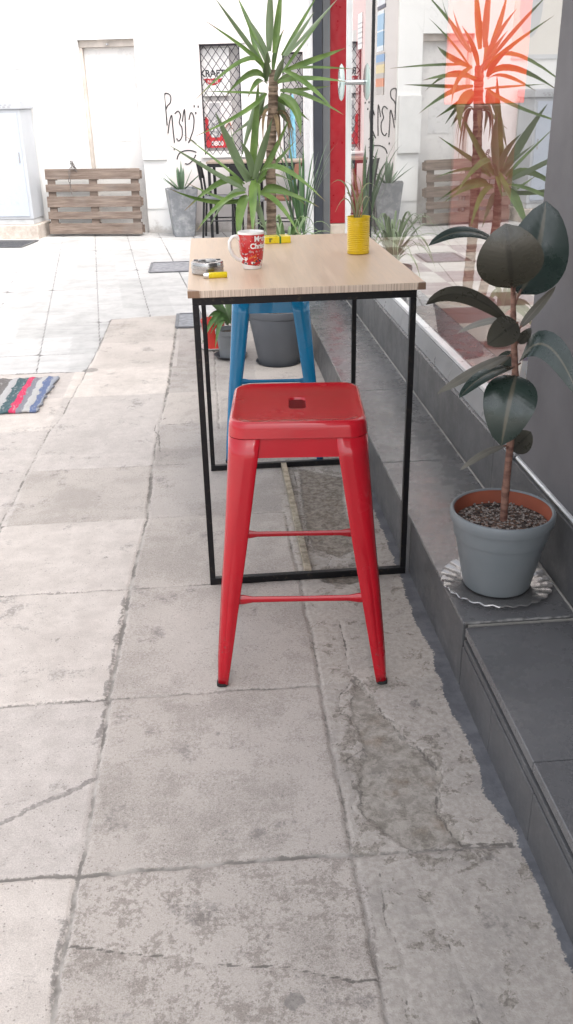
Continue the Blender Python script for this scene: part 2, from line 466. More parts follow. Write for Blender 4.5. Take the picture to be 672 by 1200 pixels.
# ================================================================== MATERIALS
M = {}
M['tile_dark'] = tile_mat('anthracite_tile', (.125, .124, .128), .22)
M['tile_dark'].node_tree.nodes['Principled BSDF'].inputs['Specular IOR Level'].default_value = 1.0
M['tile_riser'] = tile_mat('anthracite_riser', (.088, .088, .091), .42)
M['grout'] = simple('pale_grout', (.42, .40, .37), .8)
M['plaster_dark'] = simple('grey_render', (.135, .13, .135), .75, 0, .08, 4, .12, 160)
M['frame_dark'] = simple('dark_frame_metal', (.045, .05, .062), .45, .3, .05)
M['frame_grey'] = simple('grey_frame_metal', (.12, .125, .13), .45, .3, .05)
M['alu'] = simple('white_aluminium', (.72, .72, .72), .35, .2, .04)
M['red_panel'] = simple('red_lacquer_panel', (.25, .010, .016), .35, 0, .05)
def render_mat(name, col, dirt):
    t = NT(name); z = t.sep()[2]
    c = t.mix(t.mr(t.noise(1.2, 6, .65), .35, .7), col, tuple(x * .95 for x in col))
    c = t.mix(t.mr(t.noise(2.2, 6, .75, dist=1.5), .58, .66, 0, .22), c, tuple(x * .78 for x in col))
    low = t.mr(t.math('ADD', z, t.math('MULTIPLY_ADD', t.noise(5, 6, .75), .5, -.25)), .02, .16, .8, 0)
    c = t.mix(low, c, dirt)
    hair = t.mr(t.math('ABSOLUTE', t.math('SUBTRACT', t.noise(1.1, 4, .6, dist=1.2), .5)), .0008, .0025, .35, 0)
    c = t.mix(t.math('MULTIPLY', hair, t.mr(t.noise(.7, 1), .5, .6)), c, (.35, .33, .31))
    t.base(c); t.rough(.88); t.bump(t.noise(60, 4), .1, .004)
    return t.m
M['white_wall'] = render_mat('white_render', (.82, .815, .80), (.42, .39, .36))
M['pink_wall'] = render_mat('offwhite_render', (.66, .615, .60), (.36, .33, .30))
M['black'] = simple('black_metal', (.016, .016, .018), .42, .4, .1)
M['black_gap'] = simple('black_rubber_seal', (.012, .012, .014), .7)
M['chrome'] = simple('polished_steel', (.75, .76, .77), .16, 1.0, .03)
M['white_paint'] = simple('white_paint', (.70, .695, .68), .5, 0, .03)

gl = NT('window_glass')
gl.t.nodes.remove(gl.b)
tr = gl.n('ShaderNodeBsdfTransparent'); tr.inputs[0].default_value = (.93, .95, .94, 1)
go = gl.n('ShaderNodeBsdfGlossy'); go.inputs['Roughness'].default_value = 0.0; go.inputs['Color'].default_value = (.97, .98, .98, 1)
fr = gl.n('ShaderNodeFresnel'); gb = gl.n('ShaderNodeNewGeometry')
gl.l(gl.mr(gb.outputs['Backfacing'], 0, 1, 2.4, 1 / 2.4, False), fr.inputs['IOR'])       # same reflectance from either side of the sheet
ms = gl.n('ShaderNodeMixShader')
gl.l(gl.math('POWER', fr.outputs[0], .70), ms.inputs[0]); gl.l(tr.outputs[0], ms.inputs[1]); gl.l(go.outputs[0], ms.inputs[2])
gl.l(ms.outputs[0], gl.out.inputs['Surface'])
M['glass'] = gl.m

# ================================================================== ENTRANCE STEPS
H1, H2 = .217, .447
st = thing('entrance_steps', 'two long anthracite tiled steps running along the glass shopfront', 'steps', (.975, 4.5, 0))
def sp(name, mb, mat, **k):
    o = mb.build(name, mat, st, **k); o.location = -st.location; return o
# lower step: riser cladding pieces, then tread tiles with thin pale joints
m = MB()
ys = [2.07, 2.75, 3.95, 5.15, 6.35, 7.78]
for a_, b_ in zip(ys[:-1], ys[1:]): m.box(.652, .664, a_ + .0015, b_ - .0015, -.05, H1 - .012)
sp('riser', m, M['tile_riser'], bevel=.002)
m = MB()
ty = [2.062, 2.30, 3.27, 4.24, 5.21, 6.18, 7.15, 7.78]
for a_, b_ in zip(ty[:-1], ty[1:]): m.box(.648, .972, a_ + .002, b_ - .002, H1 - .011, H1)
sp('tread', m, M['tile_dark'], bevel=.0025)
m = MB(); m.box(.667, .985, 2.066, 7.78, -.05, H1 - .0125); m.box(.970, .976, 2.066, 7.78, H1 - .012, H1 + .002)
sp('core', m, M['grout'])
m = MB()
for a_, b_ in zip([2.0, 2.9, 4.1, 5.3, 6.5], [2.9, 4.1, 5.3, 6.5, 7.78]): m.box(.976, .988, a_ + .001, b_ - .001, H1 + .003, H2 - .012)
m.box(.976, .988, -3, 1.999, H1 - .02, H2 - .012)
sp('upper_riser', m, M['tile_riser'], bevel=.002)
m = MB()
for a_, b_ in zip([2.70, 3.5, 4.5, 5.5, 6.5], [3.5, 4.5, 5.5, 6.5, 7.78]): m.box(.972, 1.30, a_ + .002, b_ - .002, H2 - .011, H2)
sp('upper_tread', m, M['tile_dark'], bevel=.0025)
m = MB(); m.box(.989, 1.30, -3, 7.78, -.05, H2 - .0125)
sp('upper_core', m, M['grout'])
# the nearer block, slightly lower, with an overhanging tile and a dark gap below it
NZ = H1 - .014
m = MB()
for a_, b_ in zip([-3, .30, 1.47, 1.78], [.30, 1.47, 1.78, 2.058]): m.box(.650, .662, a_ + .001, b_ - .001, -.05, NZ - .062)
m.box(.653, .664, -3, 2.056, NZ - .059, NZ - .040)
sp('near_riser', m, M['tile_riser'], bevel=.002)
m = MB()
for a_, b_ in zip([-3, -.4, .55, 1.50], [-.4, .55, 1.50, 2.058]): m.box(.655, .974, a_ + .001, b_ - .001, NZ - .028, NZ)
sp('near_tread', m, M['tile_dark'], bevel=.0025)
m = MB(); m.box(.672, .985, -3, 2.060, -.05, NZ - .0285)
sp('near_core', m, M['black_gap'])
# mortar smears on the joint between the two blocks
m = MB()
random.seed(4)
m.tube([(.655 + .02 * k, 2.0612 + random.uniform(-.002, .002), H1 - .002) for k in range(16)], [random.uniform(.002, .0055) for k in range(16)], 6)
sp('mortar_smear', m, simple('grey_mortar', (.20, .195, .19), .8, 0, .3, 60))

# ================================================================== SHOP
GA = .002                                                                 # the glass line leans this much towards the street with y
def gxat(y): return 1.021 - GA * (y - 3.8)
sh = thing('shop_building', 'dark grey shop with a tall plate glass front, red end panel and rendered pillar', 'shop', (1.19, 4.5, 0))
def shp(name, mb, mat, parent=None, **k):
    o = mb.build(name, mat, parent or sh, **k)
    if not parent: o.location = -sh.location
    return o
m = MB(); m.box(.992, 1.34, -3.2, 2.69, H2 + .004, 3.05)
shp('pillar', m, M['plaster_dark'], bevel=.004)
m = MB(); m.tube([(.990, -3, H2 - .001), (.990, 2.69, H2 - .001)], .007, 6); m.tube([(.992, 2.692, H2), (1.01, 2.692, H2)], .006, 6)
shp('sealant', m, M['alu'])
m = MB(); m.box(.99, 1.5, -3.2, 8.2, 3.055, 7.2); m.box(1.501, 5.4, -3.2, 2.6, 3.055, 3.4); m.box(3.6, 5.4, 2.601, 8.2, 3.055, 3.4)  # open strip in the unseen roof, added to let daylight into the shop
shp('upper_wall', m, M['plaster_dark'])
m = MB(); m.box(.30, .986, -3.2, 3.3, 2.95, 3.04)  # unseen slab added overhead to cut sky light on steps and pillar
shp('shade_canopy', m, M['plaster_dark'])
# glass
def pane(y0, y1, z0, z1):
    mb = MB(); x0, x1 = gxat(y0), gxat(y1)
    mb.add([(x0, y0, z0), (x1, y1, z0), (x1, y1, z1), (x0, y0, z1)], [(3, 2, 1, 0)])
    return mb
shp('window_pane', pane(2.66, 5.745, .54, 3.05), M['glass'])
door = shp('glass_door', pane(5.775, 6.655, .54, 3.05), M['glass'])
fr_m = MB()
def rail(mb, y0, y1, z0, z1, d0, d1):
    p = [(gxat(y0) + d0, y0), (gxat(y1) + d0, y1), (gxat(y1) + d1, y1), (gxat(y0) + d1, y0)]
    mb.add([(x, y, z0) for x, y in p] + [(x, y, z1) for x, y in p], [(3, 2, 1, 0), (4, 5, 6, 7), (0, 1, 5, 4), (1, 2, 6, 5), (2, 3, 7, 6), (3, 0, 4, 7)])
rail(fr_m, 2.66, 6.66, .528, .545, -.016, .02)
rail(fr_m, 6.657, 6.683, .55, 3.05, -.018, .022)
shp('window_frame', fr_m, M['alu'], bevel=.002)
m = MB()
for a_, b_ in ((2.70, 3.6), (3.6, 4.6), (4.6, 5.6), (5.6, 6.66)):
    m.add([(x, y, z) for y in (a_ + .001, b_ - .001) for x, z in ((.985, H2 + .001), (1.002, .527), (1.03, .527), (1.03, H2 + .001))], [(0, 1, 2, 3), (4, 7, 6, 5), (0, 4, 5, 1), (1, 5, 6, 2), (2, 6, 7, 3), (3, 7, 4, 0)])
shp('sill', m, simple('grey_sill_tile', (.25, .25, .255), .35, 0, .08, 3))
m = MB(); rail(m, 5.748, 5.772, .53, 3.05, -.008, .014)
shp('door_seal', m, M['black_gap'])
# pair of round glass pulls on a steel rod through the door
hy = 6.44
pg = NT('pale_green_glass'); pg.base((.62, .78, .74)); pg.rough(.08); pg.b.inputs['Alpha'].default_value = .75; pg.b.inputs['Coat Weight'].default_value = .6
for dx in (-.085, .085):
    T = Matrix.Translation((gxat(hy) + dx, hy, 1.640)) @ Matrix.Rotation(R(90), 4, 'Y')
    mb = MB(); mb.lathe([(0.001, -.009), (.10, -.009), (.112, 0), (.10, .009), (.001, .009)], 28)
    m = MB(); m.add([T @ Vector(v) for v in mb.v], mb.f)
    m.build('door_pull', pg.m, door, smooth=True)
m = MB(); m.tube([(gxat(hy) - .095, hy, 1.640), (gxat(hy) + .095, hy, 1.640)], .016, 10)
for dx in (-.099, .099): m.tube([(gxat(hy) + dx - .004, hy, 1.640), (gxat(hy) + dx + .004, hy, 1.640)], .03, 14)
m.build('pull_rod', M['chrome'], door, smooth=True)
m = MB(); rail(m, 6.55, 6.58, 1.1, 1.95, .01, .03); m.build('lock_rail', M['frame_dark'], door)
def sticker(name, y0, y1, z0, z1, col, stripes=()):
    t = NT(name); t.rough(.6)
    c_ = col
    z = t.sep()[2]
    for a_, b_, cc in stripes:
        c_ = t.mix(t.math('MULTIPLY', t.mr(z, a_ - .002, a_ + .002), t.mr(z, b_ - .002, b_ + .002, 1, 0)), c_, cc)
    t.base(c_)
    mb = MB(); rail(mb, y0, y1, z0, z1, -.004, -.0025)
    return t.m, mb
mt, mb = sticker('notice_paper', 6.136, 6.290, 1.824, 2.021, (.8, .8, .78), [(1.85, 1.859, (.5, .5, .5)), (1.88, 1.889, (.5, .5, .5)), (1.91, 1.919, (.5, .5, .5)), (1.936, 1.944, (.5, .5, .5)), (1.961, 1.97, (.5, .5, .5))])
o = mb.build('notice', mt, door)
mt, mb = sticker('dark_window_sticker', 5.399, 5.622, 1.987, 2.193, (.10, .10, .14), [(2.004, 2.056, (.7, .7, .72))])
shp('window_sticker', mb, mt)
mt, mb = sticker('blue_window_sticker', 5.433, 5.613, 1.781, 1.978, (.72, .76, .80), [(1.807, 1.876, (.28, .45, .62)), (1.884, 1.961, (.35, .52, .68))])
shp('window_sticker', mb, mt)
mt, mb = sticker('orange_window_sticker', 5.399, 5.630, 1.559, 1.773, (.52, .47, .44), [(1.726, 1.764, (.25, .40, .62)), (1.67, 1.713, (.75, .62, .35)), (1.601, 1.644, (.72, .30, .18))])
shp('window_sticker', mb, mt)
# far end of the shopfront: posts and red lacquered panel
m = MB(); m.box(.868, .900, 7.80, 8.22, 0, 3.05)
shp('edge_trim', m, M['alu'], bevel=.003)
m = MB(); m.box(.902, .974, 7.79, 8.22, 0, 3.05)
shp('frame_post', m, M['frame_dark'], bevel=.004)
m = MB(); m.box(.977, 1.038, 7.805, 8.22, H2 + .002, 3.05)
shp('frame_post', m, M['frame_grey'], bevel=.004)
m = MB(); m.box(1.040, 1.32, 7.83, 7.88, .58, 3.05)
shp('red_panel', m, M['red_panel'], bevel=.003)
m = MB(); m.box(1.040, 1.32, 7.815, 7.88, H2 + .003, .575)
shp('panel_base', m, simple('beige_stone', (.42, .36, .30), .6), bevel=.003)
# interior
ck = NT('checker_tiles')
chk = ck.n('ShaderNodeTexChecker'); chk.inputs['Scale'].default_value = 2.6; ck.l(ck.mapc((1, 1, 0)), chk.inputs['Vector'])
ck.base(ck.mix(chk.outputs['Fac'], (.36, .33, .29), (.15, .085, .075))); ck.rough(.35)
m = MB(); m.box(1.305, 5.2, -3, 7.9, H2 - .03, H2 - .002)
shp('shop_floor', m, ck.m)
m = MB(); m.box(5.0, 5.2, -3, 7.85, H2, .75); m.box(5.0, 5.2, -3, 7.85, 2.85, 3.05); m.box(5.0, 5.2, 7.3, 7.85, .751, 2.849); m.box(5.0, 5.2, 2.6, 2.9, .751, 2.849)  # unseen rear openings, added to bring sky light into the interior
m.box(1.325, 5.19, 7.86, 8.1, H2, 3.05); m.box(1.36, 5.19, -3.2, -3.001, H2, 3.05)
shp('interior_wall', m, simple('taupe_interior', (.07, .065, .06), .8))
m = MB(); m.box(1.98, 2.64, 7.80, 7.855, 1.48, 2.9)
rs = NT('red_glow_panel'); rs.base((.5, .03, .01)); rs.b.inputs['Emission Color'].default_value = (1.0, .09, .03, 1); rs.b.inputs['Emission Strength'].default_value = .115  # red panel behind the glass; emission added for its glow, no sign known
shp('red_glow_panel', m, rs.m, bevel=.01)
m = MB(); m.box(2.07, 2.59, 7.79, 7.855, H2, 1.475)
shp('red_cabinet', m, simple('dark_red_cabinet', (.13, .022, .02), .5), bevel=.01)
# ================================================================== FAR BUILDINGS
wb = thing('white_building', 'white rendered building with a walled recessed door behind the pallet', 'building', FW(-3), WROT)
def off(o, u): o.location = (-u, 0, 0); return o
# local frame: x = u, y = away from the street; built in u and shifted
WF = -.04
m = MB()
m.box(-14, -1.472, WF, .5, -.1, 9); m.box(-.770, -.45, WF, .5, -.1, 9); m.box(-1.472, -.770, WF, .5, 2.243, 9)
off(m.build('wall', M['white_wall'], wb, bevel=.004), -3)
m = MB(); m.box(-1.471, -1.437, .02, .22, 0, 2.20); m.box(-1.471, -.771, .015, .22, 2.165, 2.242)
dfr = off(m.build('door_frame', simple('beige_painted_steel', (.56, .50, .45), .6), wb, bevel=.003), -3)
m = MB(); m.box(-1.436, -.771, .075, .22, 0, 2.164)
dm = NT('patched_white_door')
dn = dm.noise(9, 5, .7)
dm.base(dm.mix(dm.mr(dn, .56, .60, 0, .35), (.70, .68, .66), (.52, .51, .50))); dm.rough(.6)
dr = off(m.build('door', dm.m, wb, bevel=.003), -3)
m = MB(); m.lathe([(.001, -.02), (.02, -.015), (.02, 0)], 12, (-1.11, 0, 2.20))
o = m.build('closer_knob', M['chrome'], wb, smooth=True); o.location = (3, 0, 0)
# painted-over patches where graffiti was covered
m = MB(); m.box(-1.24, -.93, .0705, .0745, 1.10, 1.47)
pp_ = NT('covering_paint'); pp_.base(pp_.mix(pp_.mr(pp_.noise(14, 5, .7), .55, .62, 0, .5), (.64, .63, .62), (.45, .44, .43))); pp_.rough(.8)
off(m.build('paint_patch', pp_.m, wb), -3)
m = MB(); m.box(-.762, -.455, -.10, WF - .001, .885, 1.56)
off(m.build('meter_box', M['white_paint'], wb, bevel=.006), -3)
m = MB(); m.box(-.762, -.455, -.055, WF - .001, .30, .88); m.box(-.762, -.455, -.062, WF - .001, .882, .884)
off(m.build('meter_duct', M['white_wall'], wb, bevel=.006), -3)
# flat pale mural high on the wall above the cabinet (only its mirror image shows)
m = MB(); m.box(-3.4, -1.99, WF - .012, WF - .002, 1.95, 3.0)
mu = NT('pale_mural')
mx = mu.sep()
grey = mu.mr(mu.math('ADD', mu.math('POWER', mu.math('DIVIDE', mu.math('ADD', mx[0], 2.22), .16), 2), mu.math('POWER', mu.math('DIVIDE', mu.math('ADD', mx[2], -2.55), .36), 2)), .95, 1.05, 1, 0)
dots = mu.mr(mu.voro(14, v=mu.mapc((1, 0, 1))), .22, .26, .7, 0)
c_ = mu.mix(mu.math('MULTIPLY', dots, mu.mr(mx[0], -2.1, -2.06)), (.74, .71, .66), (.62, .62, .62))
c_ = mu.mix(grey, c_, (.56, .57, .58))
c_ = mu.mix(mu.mr(mx[2], 2.0, 2.004, 1, 0), c_, (.60, .61, .62))
mu.base(c_); mu.rough(.7)
off(m.build('mural', mu.m, wb), -3)

pb = thing('pink_building', 'off-white rendered building with two latticed windows and black graffiti', 'building', FW(2), WROT)
m = MB()
wins = [(.01, .572, .93, 2.165), (1.01, 1.262, .83, 2.055)]
m.box(-.448, .01, 0, .5, -.1, 9); m.box(.01, .572, 0, .5, -.1, .93); m.box(.01, .572, 0, .5, 2.165, 9)
m.box(.572, 1.01, 0, .5, -.1, 9); m.box(1.01, 1.262, 0, .5, -.1, .83); m.box(1.01, 1.262, 0, .5, 2.055, 9); m.box(1.262, 9, 0, .5, -.1, 9)
off(m.build('wall', M['pink_wall'], pb), 2)
glassy = simple('dim_window', (.50, .47, .46), .25, 0, .08, 3)
for k, (u0, u1, z0, z1) in enumerate(wins):
    u1g = u1 - (.075 if k == 0 else .0)
    fm = MB(); fm.box(u0 + .002, u0 + .03, .10, .14, z0, z1); fm.box(u1 - .03, u1 - .002, .10, .14, z0, z1); fm.box(u0 + .031, u1 - .031, .10, .14, z1 - .05, z1 - .001); fm.box(u0 + .031, u1 - .031, .10, .14, z0 + .001, z0 + .04)
    win = fm.build('window', M['white_paint'], pb); win.location = (-2, 0, 0)
    gm_ = MB(); gm_.box(u0 + .031, u1 - .031, .115, .13, z0 + .041, z1 - .051); gm_.build('pane', glassy, win)
    lm = MB()                                       # scissor lattice, one slanted set then the other
    p, rise = .098, .128
    nn = int((u1g - u0) / p) + int((z1 - z0) / rise) + 2
    for sgn, yy in ((1, .045), (-1, .055)):
        for i in range(-nn, nn):
            ua = u0 + i * p; zs = []
            pts = []
            ta, tb = 0, (z1 - z0) / rise
            f = lambda t: ua + sgn * p * t
            lo, hi = sorted([(u0 + .004 - ua) / (sgn * p), (u1g - .004 - ua) / (sgn * p)])
            ta, tb = max(0, lo), min(tb, hi)
            if tb - ta > .05: lm.tube([(f(ta), yy, z0 + ta * rise), (f(tb), yy, z0 + tb * rise)], .0042, 5)
    lm.box(u0 + .002, u0 + .012, .04, .06, z0, z1); lm.box(u1g - .012, u1g - .002, .04, .06, z0, z1); lm.box(u0 + .013, u1g - .013, .04, .06, z1 - .022, z1 - .002)
    lm.build('lattice', simple('dark_lattice_metal', (.05, .045, .055), .5, .5), win)
    sm_ = MB(); sm_.box(u0 - .02, u1 + .015, -.035, .099, z0 - .03, z0 - .001); sm_.build('sill', M['white_paint'], win, bevel=.003)
    if k == 0:
        rm = MB(); rm.box(u1 - .07, u1 - .003, .02, .099, z0 + .002, z1 - .002); rm.build('reveal_board', M['white_paint'], win)

def text_mesh(s, size, mat, name, parent=None, extrude=.0006, align='CENTER', bold=0.0):
    cu = bpy.data.curves.new('t', 'FONT'); cu.body = s; cu.size = size; cu.extrude = extrude; cu.align_x = align; cu.offset = bold
    ob = bpy.data.objects.new('t', cu); COL.objects.link(ob)
    bpy.context.view_layer.update()
    me = bpy.data.meshes.new_from_object(ob.evaluated_get(bpy.context.evaluated_depsgraph_get()))
    bpy.data.objects.remove(ob); bpy.data.curves.remove(cu)
    me.name = name; me.materials.clear(); me.materials.append(mat)
    o = bpy.data.objects.new(name, me); COL.objects.link(o)
    if parent: o.parent = parent
    return o

M['ink'] = simple('black_ink', (.02, .018, .022), .6)
M['paper'] = simple('white_paper', (.78, .76, .75), .7, 0, .03)
M['poster_red'] = simple('poster_red', (.50, .02, .03), .5, 0, .1, 8)
# poster with the big black word
po = thing('poster', 'white poster with black word KRAFT above a red lens shape, behind the lattice', 'poster', FW(.16, -.09, 1.72), WROT)
m = MB(); m.box(-.145, .20, -.001, .001, -.12, .40); m.build('sheet', M['paper'], po)
t_ = text_mesh('KRAFT', .105, M['ink'], 'lettering', po, bold=.002); t_.rotation_euler = (R(90), 0, 0); t_.location = (-.015, -.003, .095)
m = MB(); pts = [(-.118 + .236 * i / 16, .072 - .004 * math.cos(i)) for i in range(17)] + [(.118 - .236 * i / 16, .06 - .062 * math.sin(PI * i / 16)) for i in range(17)]
m.add([(x - .012, -.004, z) for x, z in pts] + [(x - .012, -.002, z) for x, z in pts], [tuple(range(34)), tuple(range(34, 68))[::-1]]); m.build('red_badge', M['poster_red'], po)
t_ = text_mesh('PAJDES', .042, M['paper'], 'badge_lettering', po); t_.rotation_euler = (R(90), 0, 0); t_.location = (-.012, -.006, .024)
po2 = thing('poster', 'red poster with a grey mug drawing and white numbers 0800, behind the lattice', 'poster', FW(.17, -.085, 1.27), WROT)
m = MB(); m.box(-.145, .20, -.001, .001, -.26, .27)
pm_ = NT('red_and_white_poster'); ps = pm_.sep()
edge = pm_.math('ADD', ps[2], pm_.math('ADD', pm_.math('MULTIPLY', pm_.noise(9, 3), .16), pm_.math('MULTIPLY', ps[0], .9)))
pm_.base(pm_.mix(pm_.mr(edge, .03, .05), (.52, .025, .035), (.74, .70, .69))); pm_.rough(.5)
m.build('sheet', pm_.m, po2)
m = MB(); m.lathe([(.001, 0), (.05, .0), (.075, .05), (.085, .13), (.08, .20), (.001, .2)], 24)
vs = [(v[0] - .02, -.003 + v[1] * .02, v[2] - .14) for v in m.v]; m2 = MB(); m2.add(vs, m.f)
gm2 = NT('grey_drawing'); gm2.base(gm2.mix(gm2.mr(gm2.noise(30, 5), .42, .58), (.25, .24, .25), (.66, .64, .64)))
m2.build('mug_drawing', gm2.m, po2)
m = MB(); m.add([(-.10, -.003, .06), (.06, -.003, .06), (.05, -.003, .25), (-.08, -.003, .25)], [(0, 1, 2, 3)]); m.build('grey_square', simple('poster_grey', (.50, .48, .49), .6), po2)
m = MB(); m.tube([(.09, -.002, -.06), (.13, -.002, .0), (.17, -.002, .03), (.19, -.002, -.05)], [.03, .045, .03, .02], 8, flat=.1); m.build('orange_shape', simple('poster_orange', (.55, .20, .12), .6), po2)
t_ = text_mesh('0800', .075, M['paper'], 'lettering', po2, bold=.002); t_.rotation_euler = (R(90), 0, 0); t_.location = (0, -.004, -.235)

# graffiti strokes on the off-white wall
m = MB()
def stroke(pts, w=.0075):
    P = [Vector((u, -.0025, z)) for u, z in pts]
    Q = []
    for i in range(len(P) - 1):                     # Catmull-Rom
        p0, p1, p2, p3 = P[max(i-1, 0)], P[i], P[i+1], P[min(i+2, len(P)-1)]
        for s in range(5):
            t = s / 5; Q.append(.5 * (2*p1 + (p2-p0)*t + (2*p0-5*p1+4*p2-p3)*t*t + (3*p1-p0-3*p2+p3)*t**3))
    Q.append(P[-1])
    m.tube([(q.x, -.0015, q.z) for q in Q], w, 6, flat=1)
stroke([(-.44, 1.28), (-.443, 1.45), (-.447, 1.62), (-.41, 1.640), (-.372, 1.61), (-.38, 1.54), (-.42, 1.50), (-.442, 1.46)])
stroke([(-.435, 1.19), (-.41, 1.31), (-.375, 1.395), (-.37, 1.25), (-.362, 1.08)])
stroke([(-.335, 1.41), (-.29, 1.44), (-.262, 1.39), (-.285, 1.31), (-.255, 1.25), (-.262, 1.15), (-.305, 1.10), (-.332, 1.13)])
stroke([(-.245, 1.32), (-.21, 1.46), (-.208, 1.30), (-.215, 1.10)])
stroke([(-.16, 1.34), (-.13, 1.42), (-.098, 1.37), (-.11, 1.24), (-.16, 1.12), (-.185, 1.075), (-.15, 1.11), (-.085, 1.06)])
for u, z in ((-.085, 1.49), (-.035, 1.485), (-.07, 1.415), (-.372, 1.005)): stroke([(u, z + .012), (u + .002, z - .012)], .008)
stroke([(-.345, .885), (-.315, .95), (-.24, .985), (-.15, .985), (-.09, .965)])
stroke([(-.245, .835), (-.20, .83), (-.14, .875), (-.10, .935)])
off(m.build('graffiti', M['ink'], pb), 2)

# ------------------------------------------------------------------ service cabinet on plinth
cb = thing('service_cabinet', 'white steel service cabinet with scribbled front on a beige stone plinth', 'cabinet', FW(-2.7, .42, 0), WROT)
cw_ = simple('cabinet_white', (.46, .475, .50), .45, 0, .03, 3)
m = MB(); m.box(-.62, .63, -.13, .36, -.05, .17)
stm = NT('beige_plinth_stone'); stm.base(stm.mix(stm.mr(stm.noise(18, 6, .7), .3, .7), (.42, .36, .31), (.56, .50, .45))); stm.rough(.9); stm.bump(stm.noise(45, 5), .5, .01)
m.build('plinth', stm.m, cb, bevel=.012)
m = MB(); m.box(-.60, .565, -.07, .30, .172, .235); m.build('base_frame', simple('cabinet_grey', (.55, .56, .57), .5), cb, bevel=.003)
m = MB(); m.box(-.61, .575, -.08, .305, .237, 1.50); m.build('body', cw_, cb, bevel=.006)
m = MB(); m.box(-.56, .535, -.092, -.081, .27, 1.46)
cf = NT('cabinet_door_paint'); sc = cf.noise(7, 3, .5, v=cf.mapc((1, 1, .6)), dist=3)
cf.base(cf.mix(cf.mr(cf.math('ABSOLUTE', cf.math('SUBTRACT', sc, .5)), .004, .012, .25, 0), (.45, .49, .56), (.28, .30, .37))); cf.rough(.4)
m.build('door', cf.m, cb, bevel=.004)
m = MB(); m.box(-.635, .60, -.105, .33, 1.502, 1.60); rf = m.build('roof', cw_, cb, bevel=.012)
m = MB()
for k in range(18): m.box(-.58 + k * .06, -.55 + k * .06, -.108, -.1055, 1.52, 1.535); m.box(-.56 + k * .06, -.53 + k * .06, -.108, -.1055, 1.545, 1.555)
m.build('vent_slot', simple('vent_grey', (.34, .34, .36), .6), rf)
m = MB(); m.tube([(.5, -.10, .9), (.5, -.10, 1.02)], .008, 8); m.build('door_handle', M['chrome'], cb)

# ------------------------------------------------------------------ pallet
pal = thing('wooden_pallet', 'weathered wooden pallet standing on its long edge against the white wall', 'pallet', FW(-1.388, .33, .01), WROT)
pwd = NT('weathered_pallet_wood')
gr = pwd.noise(3, 6, .7, v=pwd.mapc((1, 12, 12)))
pc = pwd.mix(pwd.mr(gr, .3, .7), (.105, .075, .06), (.24, .185, .15))
pc = pwd.mix(pwd.mr(pwd.noise(2, 3), .45, .7, 0, .5), pc, (.20, .18, .165))
pwd.base(pc); pwd.rough(.85); pwd.bump(gr, .5, .006)
LEAN = Matrix.Rotation(R(-6), 4, 'X')
for z0, z1 in ((.02, .15), (.20, .29), (.345, .475), (.53, .62), (.675, .80)):
    m = MB(); m.box(-.61, .61, -.022, 0, z0, z1, LEAN @ Matrix.Rotation(R(random.uniform(-.3, .3)), 4, 'Y')); m.build('board', pwd.m, pal, bevel=.004)
for x in (-.54, 0, .54):
    m = MB(); m.box(x - .05, x + .05, .001, .022, .02, .80, LEAN); m.build('crosspiece', pwd.m, pal, bevel=.004)
    for z in (.03, .34, .67):
        m = MB(); m.box(x - .05, x + .05, .023, .10, z, z + .13, LEAN); m.build('block', pwd.m, pal, bevel=.004)
for z in (.03, .36, .68):
    m = MB(); m.box(-.61, .61, .101, .122, z, z + .10, LEAN); m.build('rear_board', pwd.m, pal, bevel=.004)
# chain looped over the top board
ch = thing('chain', 'short dark rusty chain looped over the top of the wooden pallet', 'chain', FW(-1.62, .36, .62), WROT)
m = MB()
path = [(-.02, -.005, -.12), (-.025, -.006, -.02), (-.03, -.006, .08), (-.02, -.004, .17), (0, .03, .215), (.02, .08, .21), (.015, .06, .255), (.005, .03, .28), (.0, .04, .25), (.03, .08, .20), (.045, .11, .1)]
P = [Vector(p) for p in path]; k = 0
for a_, b_ in zip(P[:-1], P[1:]):
    d_ = (b_ - a_); n_ = max(1, int(d_.length / .034))
    for i in range(n_):
        c0 = a_ + d_ * ((i + .5) / n_); q = d_.to_track_quat('Z', 'Y').to_matrix().to_4x4()
        T = Matrix.Translation(c0) @ q @ Matrix.Rotation(R(90) * (k % 2), 4, 'Z'); k += 1
        mb = MB(); mb.tube([(.013 * math.cos(t), 0, .024 * math.sin(t)) for t in [2 * PI * j / 12 for j in range(13)]], .0042, 6, caps=False)
        m.add([T @ Vector(v) for v in mb.v], mb.f)
m.build('links', simple('rusty_chain_metal', (.16, .14, .13), .6, .4), ch, smooth=True)
tag(ch, ch['label'], 'chain')

# ------------------------------------------------------------------ metal covers let into the paving
def plate(name, label, cx, cy, sx, sy, col, slots=0, rz=0):
    o = thing(name, label, 'drain cover' if slots else 'cover', (cx, cy, .004), rz)
    m = MB(); m.box(-sx/2, sx/2, -sy/2, sy/2, -.012, .004); m.build('plate', simple(name + '_metal', col, .6, .3, .15, 20, .3, 60), o, bevel=.002)
    m = MB()
    for s in (-1, 1): m.box(s*sx/2 - .012, s*sx/2 + .012, -sy/2, sy/2, .0042, .009); m.box(-sx/2 + .013, sx/2 - .013, s*sy/2 - .012, s*sy/2 + .012, .0042, .009)
    m.build('rim', simple(name + '_rim', tuple(c_ * .7 for c_ in col), .6, .3), o)
    if slots:
        m = MB()
        for k in range(slots): m.box(-sx/2 + .03, sx/2 - .03, -sy/2 + .04 + k * (sy - .08) / slots, -sy/2 + .06 + k * (sy - .08) / slots, .0042, .0075)
        m.build('grating_bar', M['frame_dark'], o)
plate('utility_cover', 'flat grey utility cover in the pale paving behind the table', -.405, 9.41, .40, .58, (.30, .30, .32))
plate('floor_grate', 'dark metal floor grate in front of the cabinet plinth', -2.42, 11.5, .5, .55, (.22, .22, .22), 8, WROT)
plate('paving_box', 'small grey paving box lid beside the table corner', -.19, 6.92, .17, .46, (.26, .27, .29))

